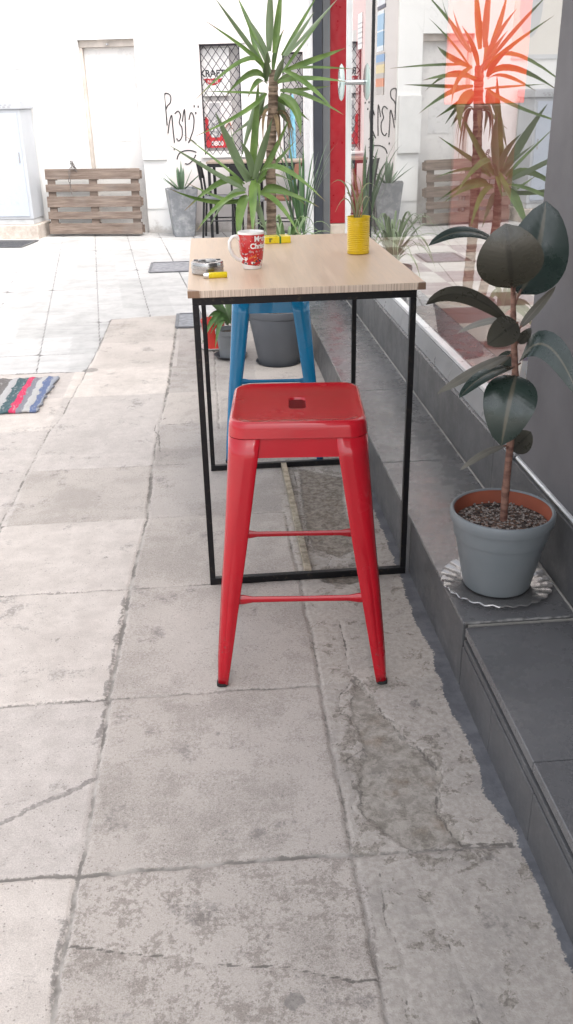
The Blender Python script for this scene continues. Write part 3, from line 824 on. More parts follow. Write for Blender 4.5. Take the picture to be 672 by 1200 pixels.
# ------------------------------------------------------------------ rag rug
ru = MB()
nx_, ny_ = 46, 34
random.seed(8)
vv = []
for j in range(ny_):
    for i in range(nx_):
        x = -.9 + .9 * i / (nx_ - 1); y = -.33 + .66 * j / (ny_ - 1)
        if i == nx_ - 1: x += random.uniform(-.02, .012)
        vv.append((x - .12 * (.5 - (y + .33) / .66) * .2, y, .014 + .004 * math.sin(x * 70) + .003 * math.sin(y * 40 + x * 9)))
ff = [(j*nx_+i, j*nx_+i+1, (j+1)*nx_+i+1, (j+1)*nx_+i) for j in range(ny_-1) for i in range(nx_-1)]
ru.add(vv, ff)
rt_ = NT('rag_rug_weave'); rs_ = rt_.sep()
xw = rt_.math('ADD', rs_[0], rt_.math('MULTIPLY_ADD', rt_.noise(14, 3), .05, -.025))
stripes = [(-.9, (0.134, 0.159, 0.251)), (-.80, (0.377, 0.360, 0.351)), (-.70, (0.084, 0.100, 0.167)), (-.60, (0.419, 0.402, 0.393)), (-.52, (0.068, 0.100, 0.201)), (-.46, (0.460, 0.452, 0.444)), (-.40, (0.117, 0.151, 0.267)), (-.345, (0.142, 0.130, 0.126)), (-.27, (0.377, 0.369, 0.369)), (-.225, (0.046, 0.088, 0.100)), (-.165, (0.518, 0.034, 0.100)), (-.13, (0.184, 0.184, 0.209)), (-.095, (0.402, 0.393, 0.385)), (-.055, (0.109, 0.142, 0.251)), (-.02, (0.293, 0.309, 0.351))]
rc = stripes[0][1]
for x0, cc in stripes[1:]: rc = rt_.mix(rt_.mr(xw, x0 - .003, x0 + .003), rc, cc)
wv_ = rt_.noise(60, 3, .6, v=rt_.mapc((1, .35, 1)))
rc = rt_.mix(rt_.mr(wv_, .55, .66, 0, .5), rc, (.36, .35, .34))
rt_.base(rc); rt_.rough(.95); rt_.bump(wv_, .8, .01)
rug = ru.build('rag_rug', rt_.m, None, smooth=True, solid=.012)
rug.location = (-.985, 5.12, .006)
tag(rug, 'striped woven rag rug with a pink stripe lying on the paving', 'rug')
# ================================================================== STOOLS
def paint(name, col):
    t = NT(name)
    n = t.noise(7, 4)
    z = t.sep()[2]
    c = t.mix(t.mr(n, .3, .7), tuple(x * .9 for x in col), col)
    scuff = t.math('MULTIPLY', t.mr(t.noise(70, 5, .75), .60, .66), t.mr(z, .05, .22, .9, .0))
    c = t.mix(scuff, c, (.10, .085, .08))
    chip = t.math('MULTIPLY', t.mr(t.noise(38, 4, .7), .70, .73), t.mr(z, .2, .8, .6, .35))
    c = t.mix(chip, c, tuple(min(1, x * .45 + .03) for x in col))
    t.base(c)
    t.rough(t.mr(t.noise(6, 3, .5), .35, .7, .23, .28))
    t.b.inputs['Coat Weight'].default_value = .55; t.b.inputs['Coat Roughness'].default_value = .03; t.b.inputs['Specular IOR Level'].default_value = .28
    return t.m
M['red_paint'] = paint('red_stool_paint', (.43, .004, .014))
M['blue_paint'] = paint('blue_stool_paint', (.001, .165, .34))
M['rubber'] = simple('black_rubber', (.015, .015, .015), .8)

def rsq(h, r, z, n=48, cx=0, cy=0, hy=None):
    """rounded square ring, n points spread by angle so that rings bridge cleanly"""
    hy = hy or h; out = []
    per = n // 4
    for q in range(4):
        sx, sy = [(1, 1), (-1, 1), (-1, -1), (1, -1)][q]
        c = (sx * (h - r), sy * (hy - r))
        for i in range(per):
            a = PI / 2 * q + (PI / 2) * i / (per - 1)
            out.append((cx + c[0] + r * math.cos(a), cy + c[1] + r * math.sin(a), z))
    return out

ZT = .785
def leg_c(z): return .1705 + .0575 * (max(0, 1 - z / .745)) ** 1.08
def leg_w(z): return float(np.interp(z, [0, .14, .27, .42, .60, .74], [.026, .036, .045, .056, .067, .077]))

def make_stool(label, mat):
    t = thing('metal_stool', label, 'stool', (0, 0, 0), 0, 'sheet metal stools at the bar table')
    m = MB()
    hole = lambda z, g=0: rsq(.021 + g, .014, z, 48, hy=.046 + g)
    rings = [hole(ZT - .010, -.001), hole(ZT - .008), hole(ZT - .004, .001), hole(ZT - .0035, .004)]
    for f in (.25, .5, .75): 
        a_ = hole(ZT - .0035, .004); b_ = rsq(.135, .045, ZT - .004)
        rings.append([(p[0]*(1-f)+q[0]*f, p[1]*(1-f)+q[1]*f, ZT - .0035 - .0015*math.sin(PI*f)) for p, q in zip(a_, b_)])
    rings += [rsq(.135, .042, ZT - .004), rsq(.150, .044, ZT - .0012), rsq(.157, .045, ZT + .0016), rsq(.1625, .046, ZT + .0012), rsq(.1672, .047, ZT - .0028), rsq(.1698, .048, ZT - .011), rsq(.1708, .048, ZT - .020), rsq(.1722, .047, ZT - .038), rsq(.1725, .047, ZT - .0405), rsq(.1695, .046, ZT - .0412)]
    m.rings(rings)
    m.build('seat', mat, t, smooth=True, sharp=50)
    m = MB()
    for k in range(4):
        c = leg_c(.72) - .0045; T = Matrix.Rotation(PI / 2 * k, 4, 'Z')
        ins = leg_w(.72) - .012
        vs = [(-c + ins, -c, .742), (c - ins, -c, .742), (c - ins, -c - .003, .690), (-c + ins, -c - .003, .690), (-c + ins, -c + .010, .689), (c - ins, -c + .010, .689)]
        m.add([T @ Vector(v) for v in vs], [(3, 2, 1, 0), (4, 5, 2, 3)])
    m.build('apron', mat, t, solid=.0015)
    zs = [.010, .04, .09, .15, .22, .30, .38, .46, .54, .62, .69, .742]
    for sx, sy in ((1, 1), (-1, 1), (-1, -1), (1, -1)):
        rings = []
        for z in zs:
            c, w = leg_c(z), leg_w(z); r = float(np.interp(z, [0, .05, .35, .735], [.0115, .0125, .018, .0455]))
            bead = .0022 * min(1, max(0, (.40 - z) / .04)) * (1 if z > .05 else 0)
            w = max(w, r + .010); pr = [(c - w, c - .009), (c - w, c - .001), (c - w + .0015, c), (c - w * .8, c), (c - w * .74, c + bead), (c - r - .003, c + bead), (c - r - .001, c)]
            pr += [(c - r + r * math.sin(a), c - r + r * math.cos(a)) for a in [PI / 2 * i / 6 for i in range(7)]]
            pr += [(y, x) for x, y in pr[:7]][::-1]
            rings.append([(sx * x, sy * y, z) for x, y in pr])
        if sx * sy < 0: rings = [r[::-1] for r in rings]
        m = MB(); m.rings(rings, closed=False)
        lg = m.build('leg', mat, t, smooth=True, sharp=60, solid=.0016)
        m = MB(); c, w = leg_c(0), leg_w(0) * 1.06
        m.rings([rsq(w / 2 - .003, .007, .0, 24, sx * (c - w / 2 + .001), sy * (c - w / 2 + .001)), rsq(w / 2 + .001, .009, .004, 24, sx * (c - w / 2 + .001), sy * (c - w / 2 + .001)), rsq(w / 2 + .001, .009, .013, 24, sx * (c - w / 2 + .001), sy * (c - w / 2 + .001))], cap0=True, cap1=True)
        m.build('foot_cap', M['rubber'], lg, smooth=True)
    zr = .272
    for k in range(4):
        c = leg_c(zr) - .014; e = c - .012; T = Matrix.Rotation(PI / 2 * k, 4, 'Z')
        m = MB()
        xs = [-e, -e + .03, -e + .055, 0, e - .055, e - .03, e]; rr = [.0155, .0145, .0095, .0085, .0095, .0145, .0155]
        m.tube([T @ Vector((x, -c, zr)) for x in xs], rr, 10, flat=1)
        # flatten the bar: squash across its depth
        ctr = [T @ Vector((0, -c, zr))][0]; nrm = (T @ Vector((0, -1, 0)))
        m.v = [tuple(Vector(v) - nrm * ((Vector(v) - ctr).dot(nrm)) * .45) for v in m.v]
        m.build('rung', mat, t, smooth=True)
    return t
red = make_stool('red glossy metal stool standing in front of the bar table', M['red_paint'])
blue = copy_tree(red)
blue['label'] = 'blue metal stool half hidden behind the bar table'
def recol(o):
    for ch in o.children:
        if ch.type == 'MESH' and ch.data.materials[0] == M['red_paint']:
            ch.material_slots[0].link = 'OBJECT'; ch.material_slots[0].material = M['blue_paint']
        recol(ch)
recol(blue)
red.scale = (1.08, 1.08, 1.0); red.location = (.2215, 2.36, 0); red.rotation_euler = (0, 0, R(-5.0))
blue.location = (.272, 4.10, 0); blue.rotation_euler = (0, 0, R(-5))

# ================================================================== TABLE
tb = thing('bar_table', 'tall bar table with pale wood top on a thin black steel frame', 'table', (.29, 3.27, 0))
def tp(name, mb, mat, parent=None, **k):
    o = mb.build(name, mat, parent or tb, **k)
    if not parent: o.location = -tb.location
    return o
X0, X1, Y0, Y1, TZ = -.072, .660, 2.722, 3.860, 1.030
m = MB(); m.box(X0, X1, Y0, Y1, TZ - .022, TZ)
wd = NT('pale_oak_laminate')
ws = wd.sep()
gr1 = wd.noise(1, 6, .65, v=wd.mapc((38, 2.2, 38)), dist=.6); gr2 = wd.noise(1, 3, .6, v=wd.mapc((260, 6, 260)))
wc = wd.mix(wd.mr(gr1, .35, .68), (.54, .385, .262), (.63, .465, .33))
wc = wd.mix(wd.mr(gr2, .55, .72, 0, .3), wc, (.38, .27, .19))
edge_ = wd.mix(wd.mr(wd.noise(1, 3, v=wd.mapc((420, 420, 2))), .42, .62), (.62, .52, .42), (.40, .31, .24))
geo = wd.n('ShaderNodeNewGeometry'); nz = wd.n('ShaderNodeSeparateXYZ'); wd.l(geo.outputs['True Normal'], nz.inputs[0])
side = wd.mr(wd.math('ABSOLUTE', nz.outputs[2]), .4, .6, 1, 0)
wc = wd.mix(side, wc, edge_)
dl = wd.math('ADD', wd.math('ABSOLUTE', wd.math('SUBTRACT', ws[0], X0)), wd.math('MULTIPLY', wd.math('ABSOLUTE', wd.math('SUBTRACT', ws[1], Y0)), 1.2))
dr_ = wd.math('ADD', wd.math('ABSOLUTE', wd.math('SUBTRACT', ws[0], X1)), wd.math('MULTIPLY', wd.math('ABSOLUTE', wd.math('SUBTRACT', ws[1], Y0)), 1.2))
wn = wd.math('MULTIPLY_ADD', wd.noise(40, 3), .02, -.01)
wc = wd.mix(wd.mr(wd.math('ADD', dl, wn), .034, .040, .9, 0), wc, (.20, .11, .06))
wc = wd.mix(wd.mr(wd.math('ADD', dr_, wn), .020, .026, .9, 0), wc, (.13, .07, .04))
wd.base(wc); wd.rough(wd.mr(gr1, .3, .7, .30, .42)); wd.bump(gr2, .08, .002)
tp('tabletop', m, wd.m, bevel=.0015)
bs = NT('black_frame_steel'); bs.base(bs.mix(bs.mr(bs.noise(60, 5, .7), .55, .7, 0, .35), (.014, .014, .016), (.12, .095, .06))); bs.rough(.34); bs.b.inputs['Metallic'].default_value = .55
q = .0098
ft_, bk = Y0 + .028, Y1 - .045
xl, xr = X0 + .022, X1 - .033
zt = TZ - .0225
for y in (ft_, bk):
    if y == bk: xl, xr = -.036, .612
    for x in (xl, xr):
        m = MB(); m.box(x - q, x + q, y - q, y + q, .027, zt - .026); tp('leg', m, bs.m, bevel=.0015)
    m = MB(); m.box(xl - q, xr + q, y - q, y + q, zt - .0255, zt); tp('top_rail', m, bs.m, bevel=.0015)
    m = MB(); m.box(xl - q, xr + q, y - q, y + q, .001, .0265); tp('floor_rail', m, bs.m, bevel=.0015)
for x in (-.036, .618):
    m = MB(); m.box(x - q, x + q, ft_ + q + .001, bk - q - .001, zt - .0255, zt); tp('side_rail', m, bs.m, bevel=.0015)
m = MB(); m.box(.277, .302, ft_ + q + .001, bk - q - .001, .001, .0262)
brs = NT('worn_floor_bar'); brs.base(brs.mix(brs.mr(brs.noise(30, 5, .7), .4, .6), (.26, .225, .17), (.46, .40, .31))); brs.rough(.32); brs.b.inputs['Metallic'].default_value = .7
tp('floor_stretcher', m, brs.m, bevel=.0015)
for x in (X0 + .022, X1 - .033):
    for dz in (.03, .055):
        m = MB(); m.cbox((x, ft_ - .0115, zt - .0255 - dz), (.007, .002, .007)); tp('screw', m, M['black'], bevel=.001)

# ================================================================== TABLEWARE
# mug
mg = thing('mug', 'red christmas mug with white lettering on the bar table', 'mug', (.143, 3.085, TZ + .0005))
prof = [(.001, .004), (.027, .004), (.029, 0), (.031, .001), (.034, .012), (.039, .04), (.043, .08), (.0450, .118), (.0448, .1205), (.0432, .1205), (.0425, .117), (.040, .08), (.036, .04), (.030, .012), (.001, .008)]
mm = NT('printed_mug_glaze'); mz = mm.sep()
pat = mm.noise(38, 3, .6, dist=1.2); pat2 = mm.noise(55, 2, .5, v=mm.mapc((1, 1, 1.3)))
low = mm.mr(mz[2], .03, .075, 1, 0)
mc = mm.mix(mm.mr(pat2, .35, .7), (.52, .012, .015), (.40, .008, .012))
mc = mm.mix(mm.math('MULTIPLY', mm.mr(pat, .56, .58), mm.math('MULTIPLY_ADD', low, .8, .15)), mc, (.62, .13, .02))
mc = mm.mix(mm.math('MULTIPLY', mm.mr(pat2, .58, .6), mm.math('MULTIPLY_ADD', low, .9, .1)), mc, (.78, .76, .74))
mc = mm.mix(mm.math('MULTIPLY', mm.mr(mm.noise(70, 2), .62, .64), low), mc, (.03, .02, .06))
mc = mm.mix(mm.mr(mm.voro(95), .09, .12, .9, 0), mc, (.8, .78, .76))
rr_ = mm.math('SQRT', mm.math('ADD', mm.math('POWER', mz[0], 2), mm.math('POWER', mz[1], 2)))
inn = mm.math('SUBTRACT', rr_, mm.math('MULTIPLY_ADD', mz[2], .105, .0315))
body = mm.math('MULTIPLY', mm.mr(mz[2], .113, .1145, 1, 0), mm.mr(mm.math('ADD', mz[2], mm.math('MULTIPLY', mz[0], .15)), .013, .0145))
geo2 = mm.n('ShaderNodeNewGeometry'); dp = mm.n('ShaderNodeVectorMath'); dp.operation = 'DOT_PRODUCT'
mm.l(geo2.outputs['True Normal'], dp.inputs[0]); mm.l(mm.co(), dp.inputs[1])
outw = mm.mr(dp.outputs['Value'], -.002, .004)
mm.base(mm.mix(mm.math('MULTIPLY', body, outw), (.80, .78, .75), mc)); mm.rough(.14); mm.b.inputs['Coat Weight'].default_value = .4
m = MB(); m.lathe(prof, 48); m.build('body', mm.m, mg, smooth=True)
glz = simple('white_glaze', (.80, .78, .75), .14, 0, .02, coat=.4)
m = MB()
a0 = Vector((-.97, -.25, 0)).normalized()
hp = [(.040, .098), (.052, .108), (.066, .106), (.076, .092), (.076, .070), (.066, .048), (.050, .033), (.036, .028)]
m.tube([(a0.x * r_, a0.y * r_, z_) for r_, z_ in hp], [.007, .0065, .006, .006, .006, .006, .0065, .007], 10)
m.build('handle', glz, mg, smooth=True)
for s_, z_, ang, sz in (('Merry', .093, 50, .024), ('Christmas', .070, 55, .023)):
    o = text_mesh(s_, sz, M['paper'], 'lettering', mg, extrude=.0002, bold=.0009)
    for v in o.data.vertices:
        zz = z_ + v.co.y; rr = float(np.interp(zz, [.012, .04, .08, .118], [.034, .039, .043, .045])) + .0004 + v.co.z
        th = -PI / 2 + R(ang) + v.co.x / .043
        v.co = (rr * math.cos(th), rr * math.sin(th), zz)
# ashtray
at_ = thing('ashtray', 'round brushed steel ashtray beside the mug on the bar table', 'ashtray', (-.008, 3.02, TZ + .0005))
m = MB(); m.lathe([(.001, .002), (.050, .001), (.053, .004), (.053, .018), (.0545, .019), (.0545, .022), (.053, .023), (.053, .036), (.051, .039), (.036, .039), (.033, .036), (.030, .012), (.001, .010)], 48)
stl = NT('brushed_steel'); stl.base((.36, .35, .34)); stl.rough(stl.mr(stl.noise(1, 3, v=stl.mapc((3, 3, 400))), .3, .7, .18, .32)); stl.b.inputs['Metallic'].default_value = 1
m.build('bowl', stl.m, at_, smooth=True, sharp=35)
m = MB(); m.lathe([(.001, .016), (.018, .018), (.029, .0135)], 24); m.build('ash', simple('cigarette_ash', (.12, .11, .10), .95, 0, .4, 90), at_)
for an in (30, 150, 270):
    m = MB(); m.cbox((.043 * math.cos(R(an)), .043 * math.sin(R(an)), .040), (.014, .007, .003), None); m.build('rest_notch', M['frame_dark'], at_)
# lighter
li = thing('lighter', 'small yellow lighter lying flat beside the steel ashtray', 'lighter', (.016, 2.925, TZ + .0005), R(5))
yl = simple('yellow_plastic', (.72, .55, .012), .3, 0, .05, coat=.3)
m = MB(); m.tube([(-.022, 0, .0085), (.036, 0, .0085), (.038, 0, .0085)], [.0082, .0082, .007], 16, flat=1.25); m.build('body', yl, li, smooth=True)
m = MB(); m.tube([(-.0225, 0, .0085), (-.038, 0, .0085)], [.0078, .0075], 14, flat=1.2); m.tube([(-.036, .006, .012), (-.036, -.006, .012)], .004, 10); m.build('metal_hood', M['chrome'], li, smooth=True)
# yellow pack
yp = thing('tobacco_packet', 'flat yellow packet with green band lying behind the mug', 'packet', (.272, 3.66, TZ + .0005), R(4))
m = MB(); m.box(-.052, .052, -.032, .032, 0, .026); m.build('packet', yl, yp, bevel=.003)
m = MB(); m.box(.006, .013, -.0325, .0325, -.0003, .0265); m.build('green_band', simple('green_band', (.03, .16, .03), .5), yp)
m = MB(); m.box(-.035, -.028, -.0325, -.0322, .006, .021); m.box(-.033, -.022, -.0325, -.0322, .016, .021); m.build('logo_mark', simple('olive_mark', (.16, .16, .03), .5), yp)

# ================================================================== PLANTS
def leaf_mat(name, a, b, und, rough=.4, stripe=None, tips=False):
    t = NT(name)
    uvn = t.n('ShaderNodeTexCoord'); s = t.n('ShaderNodeSeparateXYZ'); t.l(uvn.outputs['UV'], s.inputs[0])
    c = t.mix(t.mr(t.noise(9, 4), .3, .7), a, b)
    mid = t.mr(t.math('ABSOLUTE', t.math('SUBTRACT', s.outputs[0], .5)), .02, .06, 1, 0)
    if stripe:
        c = t.mix(t.math('MULTIPLY', mid, .8), c, stripe)
    if tips: c = t.mix(t.mr(t.math('ADD', s.outputs[1], t.math('MULTIPLY_ADD', t.noise(5, 2), .2, -.1)), .88, .97), c, (.20, .13, .06))
    geo = t.n('ShaderNodeNewGeometry')
    uc = t.mix(t.math('MULTIPLY', mid, .8), und, tuple(x * .55 for x in und)) if stripe else und
    c = t.mix(geo.outputs['Backfacing'], c, uc)
    t.base(c); t.rough(rough)
    return t
def blade(mb, b, m_, t_, w, side, fold=.22, prof=None, n=9, cols=(-1, -.5, 0, .5, 1), curl=0.0):
    """curved leaf through b, m_, t_; side = across direction; upper side faces side x tangent"""
    b, m_, t_ = Vector(b), Vector(m_), Vector(t_)
    c = m_ * 2 - (b + t_) * .5
    vs = []; uv = {}; base = len(mb.v)
    for i in range(n + 1):
        t = i / n
        p = b * (1-t)**2 + c * 2*t*(1-t) + t_ * t*t
        tg = ((c - b) * (1-t) + (t_ - c) * t).normalized()
        s = (Vector(side) - tg * Vector(side).dot(tg)).normalized()
        nr = s.cross(tg)
        hw = w * .5 * (prof(t) if prof else (.55 + .45 * min(1, t * 4)) * (1 - max(0, (t - .35) / .65) ** 1.7))
        hw = max(hw, .0006)
        for j, u in enumerate(cols):
            vs.append(p + s * (u * hw) + nr * (abs(u) * hw * fold - curl * hw * u * u))
            uv[base + i * len(cols) + j] = (.5 + u / 2, t)
    k = len(cols)
    fs = [(i*k+j, i*k+j+1, (i+1)*k+j+1, (i+1)*k+j) for i in range(n) for j in range(k - 1)]
    mb.add(vs, fs); mb.uv.update(uv)

def pot(name, parent, rb, rt, h, mat, rim=.012, rimh=.025, wall=.006, n=40, soil=None, soilz=.03, faces=None):
    m = MB()
    m.lathe([(.001, .004), (rb - .01, .004), (rb - .004, 0), (rb, .004), (rt - .004 - rim * .3, h - rimh - .004), (rt - rim * .3 + .002, h - rimh), (rt, h - rimh + .003), (rt + .001, h - .003), (rt - .002, h), (rt - wall, h - .001), (rt - wall - .004, h - rimh), (rt - wall - .012, h - soilz - .01)], n)
    p = m.build(name, mat, parent, smooth=True, sharp=35)
    m = MB()
    random.seed(int(h * 1000))
    rs = rt - wall - .008
    rows_ = [(.001, 0)] + [(rs * k / 7, random.uniform(-.004, .006)) for k in range(1, 7)] + [(rs + .002, -.004)]
    m.lathe([(r_, h - soilz + z_) for r_, z_ in rows_], 28, fn=lambda a, k: 1 + random.uniform(-.05, .05) if 0 < k < 7 else 1)
    m.build('soil', soil or M['soil'], parent, smooth=True)
    return p
so = NT('dark_soil'); so.base(so.mix(so.mr(so.noise(60, 5, .7), .4, .6), (.02, .014, .010), (.10, .075, .055))); so.rough(.95); so.bump(so.noise(80, 4), 1, .01); M['soil'] = so.m
so = NT('gritty_potting_soil')
sv_ = so.voro(150, out='Color'); sx_ = so.n('ShaderNodeSeparateColor'); so.l(sv_, sx_.inputs[0])
sb = so.mix(so.mr(so.noise(45, 4, .7), .4, .62), (.018, .013, .011), (.10, .07, .055))
sb = so.mix(so.mr(sx_.outputs[0], .70, .74), sb, (.36, .32, .29)); sb = so.mix(so.mr(sx_.outputs[1], .78, .82), sb, (.19, .11, .075))
so.base(sb); so.rough(.9); so.bump(so.voro(150), 1, .008); M['grit_soil'] = so.m

YELLOWY = leaf_mat('yucca_leaf', (.085, .155, .032), (.16, .25, .06), (.17, .23, .12), .36, tips=True)
YL = YELLOWY.m
YELLOWY.b.inputs['Transmission Weight'].default_value = 0
bark = NT('yucca_bark'); bz = bark.noise(1, 4, .6, v=bark.mapc((8, 8, 55))); bark.base(bark.mix(bark.mr(bz, .35, .65), (.11, .075, .05), (.34, .25, .18))); bark.rough(.9); bark.bump(bz, .9, .02)
def fol(name, table, parent, origin, mat, twist=35, seed=1, wk=.62):
    m = MB(); random.seed(seed); O = Vector(origin)
    for b, mi, t, w in table:
        tg = (Vector(t) - Vector(b)).normalized()
        s = tg.cross(Vector((0, -1, .25)))
        if s.length < .2: s = Vector((1, 0, 0))
        s.normalize()
        if s.x < 0 and abs(tg.z) > .6: s = -s
        nr = s.cross(tg)
        if nr.z < -.05: s = -s
        s = Matrix.Rotation(R(random.uniform(-twist, twist)), 3, tg) @ s
        blade(m, Vector(b) - O, Vector(mi) - O, Vector(t) - O, w * wk, s, fold=.34)
    return m.build(name, mat, parent, smooth=True, sharp=80)
YA=[((0.361, 5.59, 1.731), (0.231, 5.54, 1.893), (0.107, 5.44, 2.042), 0.041), ((0.373, 5.61, 1.761), (0.304, 5.66, 1.918), (0.238, 5.76, 2.078), 0.052), ((0.397, 5.595, 1.794), (0.405, 5.57, 1.971), (0.411, 5.52, 2.137), 0.07), ((0.426, 5.6, 1.786), (0.452, 5.6, 1.954), (0.477, 5.6, 2.117), 0.064), ((0.471, 5.615, 1.773), (0.585, 5.69, 1.931), (0.708, 5.84, 2.097), 0.035), ((0.478, 5.59, 1.771), (0.561, 5.54, 1.875), (0.636, 5.44, 1.972), 0.052), ((0.492, 5.58, 1.771), (0.629, 5.48, 1.904), (0.743, 5.28, 2.02), 0.046), ((0.49, 5.575, 1.698), (0.645, 5.45, 1.746), (0.774, 5.2, 1.786), 0.052), ((0.517, 5.61, 1.707), (0.68, 5.66, 1.71), (0.913, 5.76, 1.7), 0.029), ((0.441, 5.585, 1.634), (0.603, 5.51, 1.651), (0.808, 5.36, 1.627), 0.052), ((0.467, 5.62, 1.59), (0.618, 5.72, 1.601), (0.788, 5.92, 1.614), 0.035), ((0.455, 5.59, 1.594), (0.606, 5.54, 1.564), (0.802, 5.44, 1.46), 0.046), ((0.475, 5.57, 1.698), (0.603, 5.42, 1.615), (0.7, 5.12, 1.491), 0.046), ((0.454, 5.59, 1.568), (0.536, 5.54, 1.495), (0.554, 5.44, 1.354), 0.087), ((0.364, 5.58, 1.674), (0.256, 5.48, 1.75), (-0.027, 5.28, 1.555), 0.046), ((0.377, 5.57, 1.643), (0.279, 5.42, 1.68), (0.121, 5.12, 1.56), 0.058), ((0.376, 5.57, 1.63), (0.319, 5.42, 1.637), (0.246, 5.12, 1.561), 0.058), ((0.375, 5.575, 1.578), (0.22, 5.45, 1.476), (-0.043, 5.2, 1.376), 0.052), ((0.367, 5.6, 1.578), (0.299, 5.6, 1.468), (0.216, 5.6, 1.236), 0.07), ((0.362, 5.61, 1.569), (0.333, 5.66, 1.489), (0.323, 5.76, 1.325), 0.07), ((0.377, 5.575, 1.639), (0.373, 5.45, 1.713), (0.36, 5.2, 1.777), 0.058), ((0.425, 5.575, 1.642), (0.443, 5.45, 1.701), (0.449, 5.2, 1.752), 0.058), ((0.429, 5.63, 1.621), (0.532, 5.78, 1.667), (0.622, 6.08, 1.576), 0.046), ((0.401, 5.63, 1.666), (0.336, 5.78, 1.804), (0.308, 6.08, 2.0), 0.046), ((0.417, 5.62, 1.568), (0.483, 5.72, 1.508), (0.524, 5.92, 1.387), 0.058)]
YB=[((0.253, 5.54, 1.113), (0.163, 5.49, 1.307), (0.076, 5.39, 1.493), 0.087), ((0.269, 5.55, 1.126), (0.302, 5.55, 1.397), (0.332, 5.55, 1.657), 0.075), ((0.289, 5.535, 1.126), (0.342, 5.46, 1.295), (0.387, 5.31, 1.457), 0.075), ((0.299, 5.555, 1.11), (0.396, 5.58, 1.252), (0.52, 5.63, 1.468), 0.064), ((0.236, 5.525, 1.072), (0.06, 5.4, 1.179), (-0.181, 5.15, 1.339), 0.052), ((0.229, 5.56, 1.098), (0.114, 5.61, 1.196), (-0.116, 5.71, 1.374), 0.035), ((0.244, 5.53, 1.024), (0.032, 5.43, 1.021), (-0.2, 5.23, 1.114), 0.046), ((0.222, 5.54, 1.071), (0.108, 5.49, 1.125), (-0.128, 5.39, 0.978), 0.064), ((0.235, 5.52, 1.054), (0.089, 5.37, 1.015), (-0.063, 5.07, 0.903), 0.064), ((0.25, 5.53, 1.033), (0.198, 5.43, 0.969), (0.167, 5.23, 0.787), 0.099), ((0.283, 5.52, 1.123), (0.271, 5.37, 1.02), (0.244, 5.07, 0.862), 0.087), ((0.297, 5.525, 1.089), (0.415, 5.4, 1.197), (0.658, 5.15, 1.03), 0.07), ((0.311, 5.54, 1.05), (0.469, 5.49, 1.05), (0.653, 5.39, 0.974), 0.046), ((0.306, 5.53, 1.041), (0.413, 5.43, 1.0), (0.525, 5.23, 0.832), 0.058), ((0.29, 5.55, 1.006), (0.314, 5.55, 0.943), (0.356, 5.55, 0.809), 0.064), ((0.227, 5.565, 1.05), (0.137, 5.64, 1.026), (0.016, 5.79, 0.845), 0.052), ((0.265, 5.575, 1.115), (0.209, 5.7, 1.212), (0.174, 5.95, 1.394), 0.046), ((0.315, 5.58, 1.099), (0.414, 5.73, 1.133), (0.571, 6.03, 1.056), 0.046)]
SD=[((0.103, 5.77, 0.225), (0.036, 5.72, 0.349), (-0.053, 5.62, 0.416), 0.041), ((0.103, 5.77, 0.225), (0.018, 5.72, 0.317), (-0.045, 5.62, 0.277), 0.041), ((0.096, 5.765, 0.216), (0.016, 5.69, 0.291), (-0.073, 5.54, 0.166), 0.046), ((0.102, 5.76, 0.228), (0.048, 5.66, 0.297), (-0.022, 5.46, 0.238), 0.041), ((0.103, 5.78, 0.234), (0.098, 5.78, 0.362), (0.082, 5.78, 0.471), 0.041), ((0.114, 5.78, 0.234), (0.149, 5.78, 0.387), (0.207, 5.78, 0.467), 0.041), ((0.119, 5.77, 0.225), (0.201, 5.72, 0.37), (0.286, 5.62, 0.131), 0.046), ((0.114, 5.79, 0.22), (0.229, 5.84, 0.25), (0.271, 5.94, 0.151), 0.041), ((0.103, 5.79, 0.221), (0.012, 5.84, 0.38), (-0.082, 5.94, 0.296), 0.035), ((0.103, 5.79, 0.221), (0.065, 5.84, 0.323), (0.014, 5.94, 0.388), 0.035), ((0.091, 5.755, 0.218), (0.047, 5.63, 0.271), (0.005, 5.38, 0.171), 0.041)]
YC=[((0.529, 3.28, 1.166), (0.49, 3.268, 1.269), (0.431, 3.254, 1.269), 0.02), ((0.532, 3.28, 1.166), (0.494, 3.256, 1.222), (0.448, 3.228, 1.183), 0.017), ((0.532, 3.28, 1.166), (0.525, 3.28, 1.233), (0.494, 3.28, 1.279), 0.017), ((0.535, 3.28, 1.166), (0.554, 3.274, 1.255), (0.599, 3.267, 1.26), 0.017), ((0.535, 3.28, 1.166), (0.559, 3.262, 1.228), (0.583, 3.241, 1.184), 0.017), ((0.538, 3.28, 1.166), (0.551, 3.292, 1.245), (0.535, 3.306, 1.296), 0.017), ((0.532, 3.28, 1.166), (0.503, 3.256, 1.236), (0.475, 3.228, 1.222), 0.017), ((0.535, 3.28, 1.166), (0.569, 3.28, 1.203), (0.58, 3.28, 1.226), 0.014), ((0.535, 3.28, 1.166), (0.534, 3.256, 1.221), (0.553, 3.228, 1.248), 0.017), ((0.532, 3.28, 1.166), (0.521, 3.292, 1.203), (0.505, 3.306, 1.231), 0.014)]
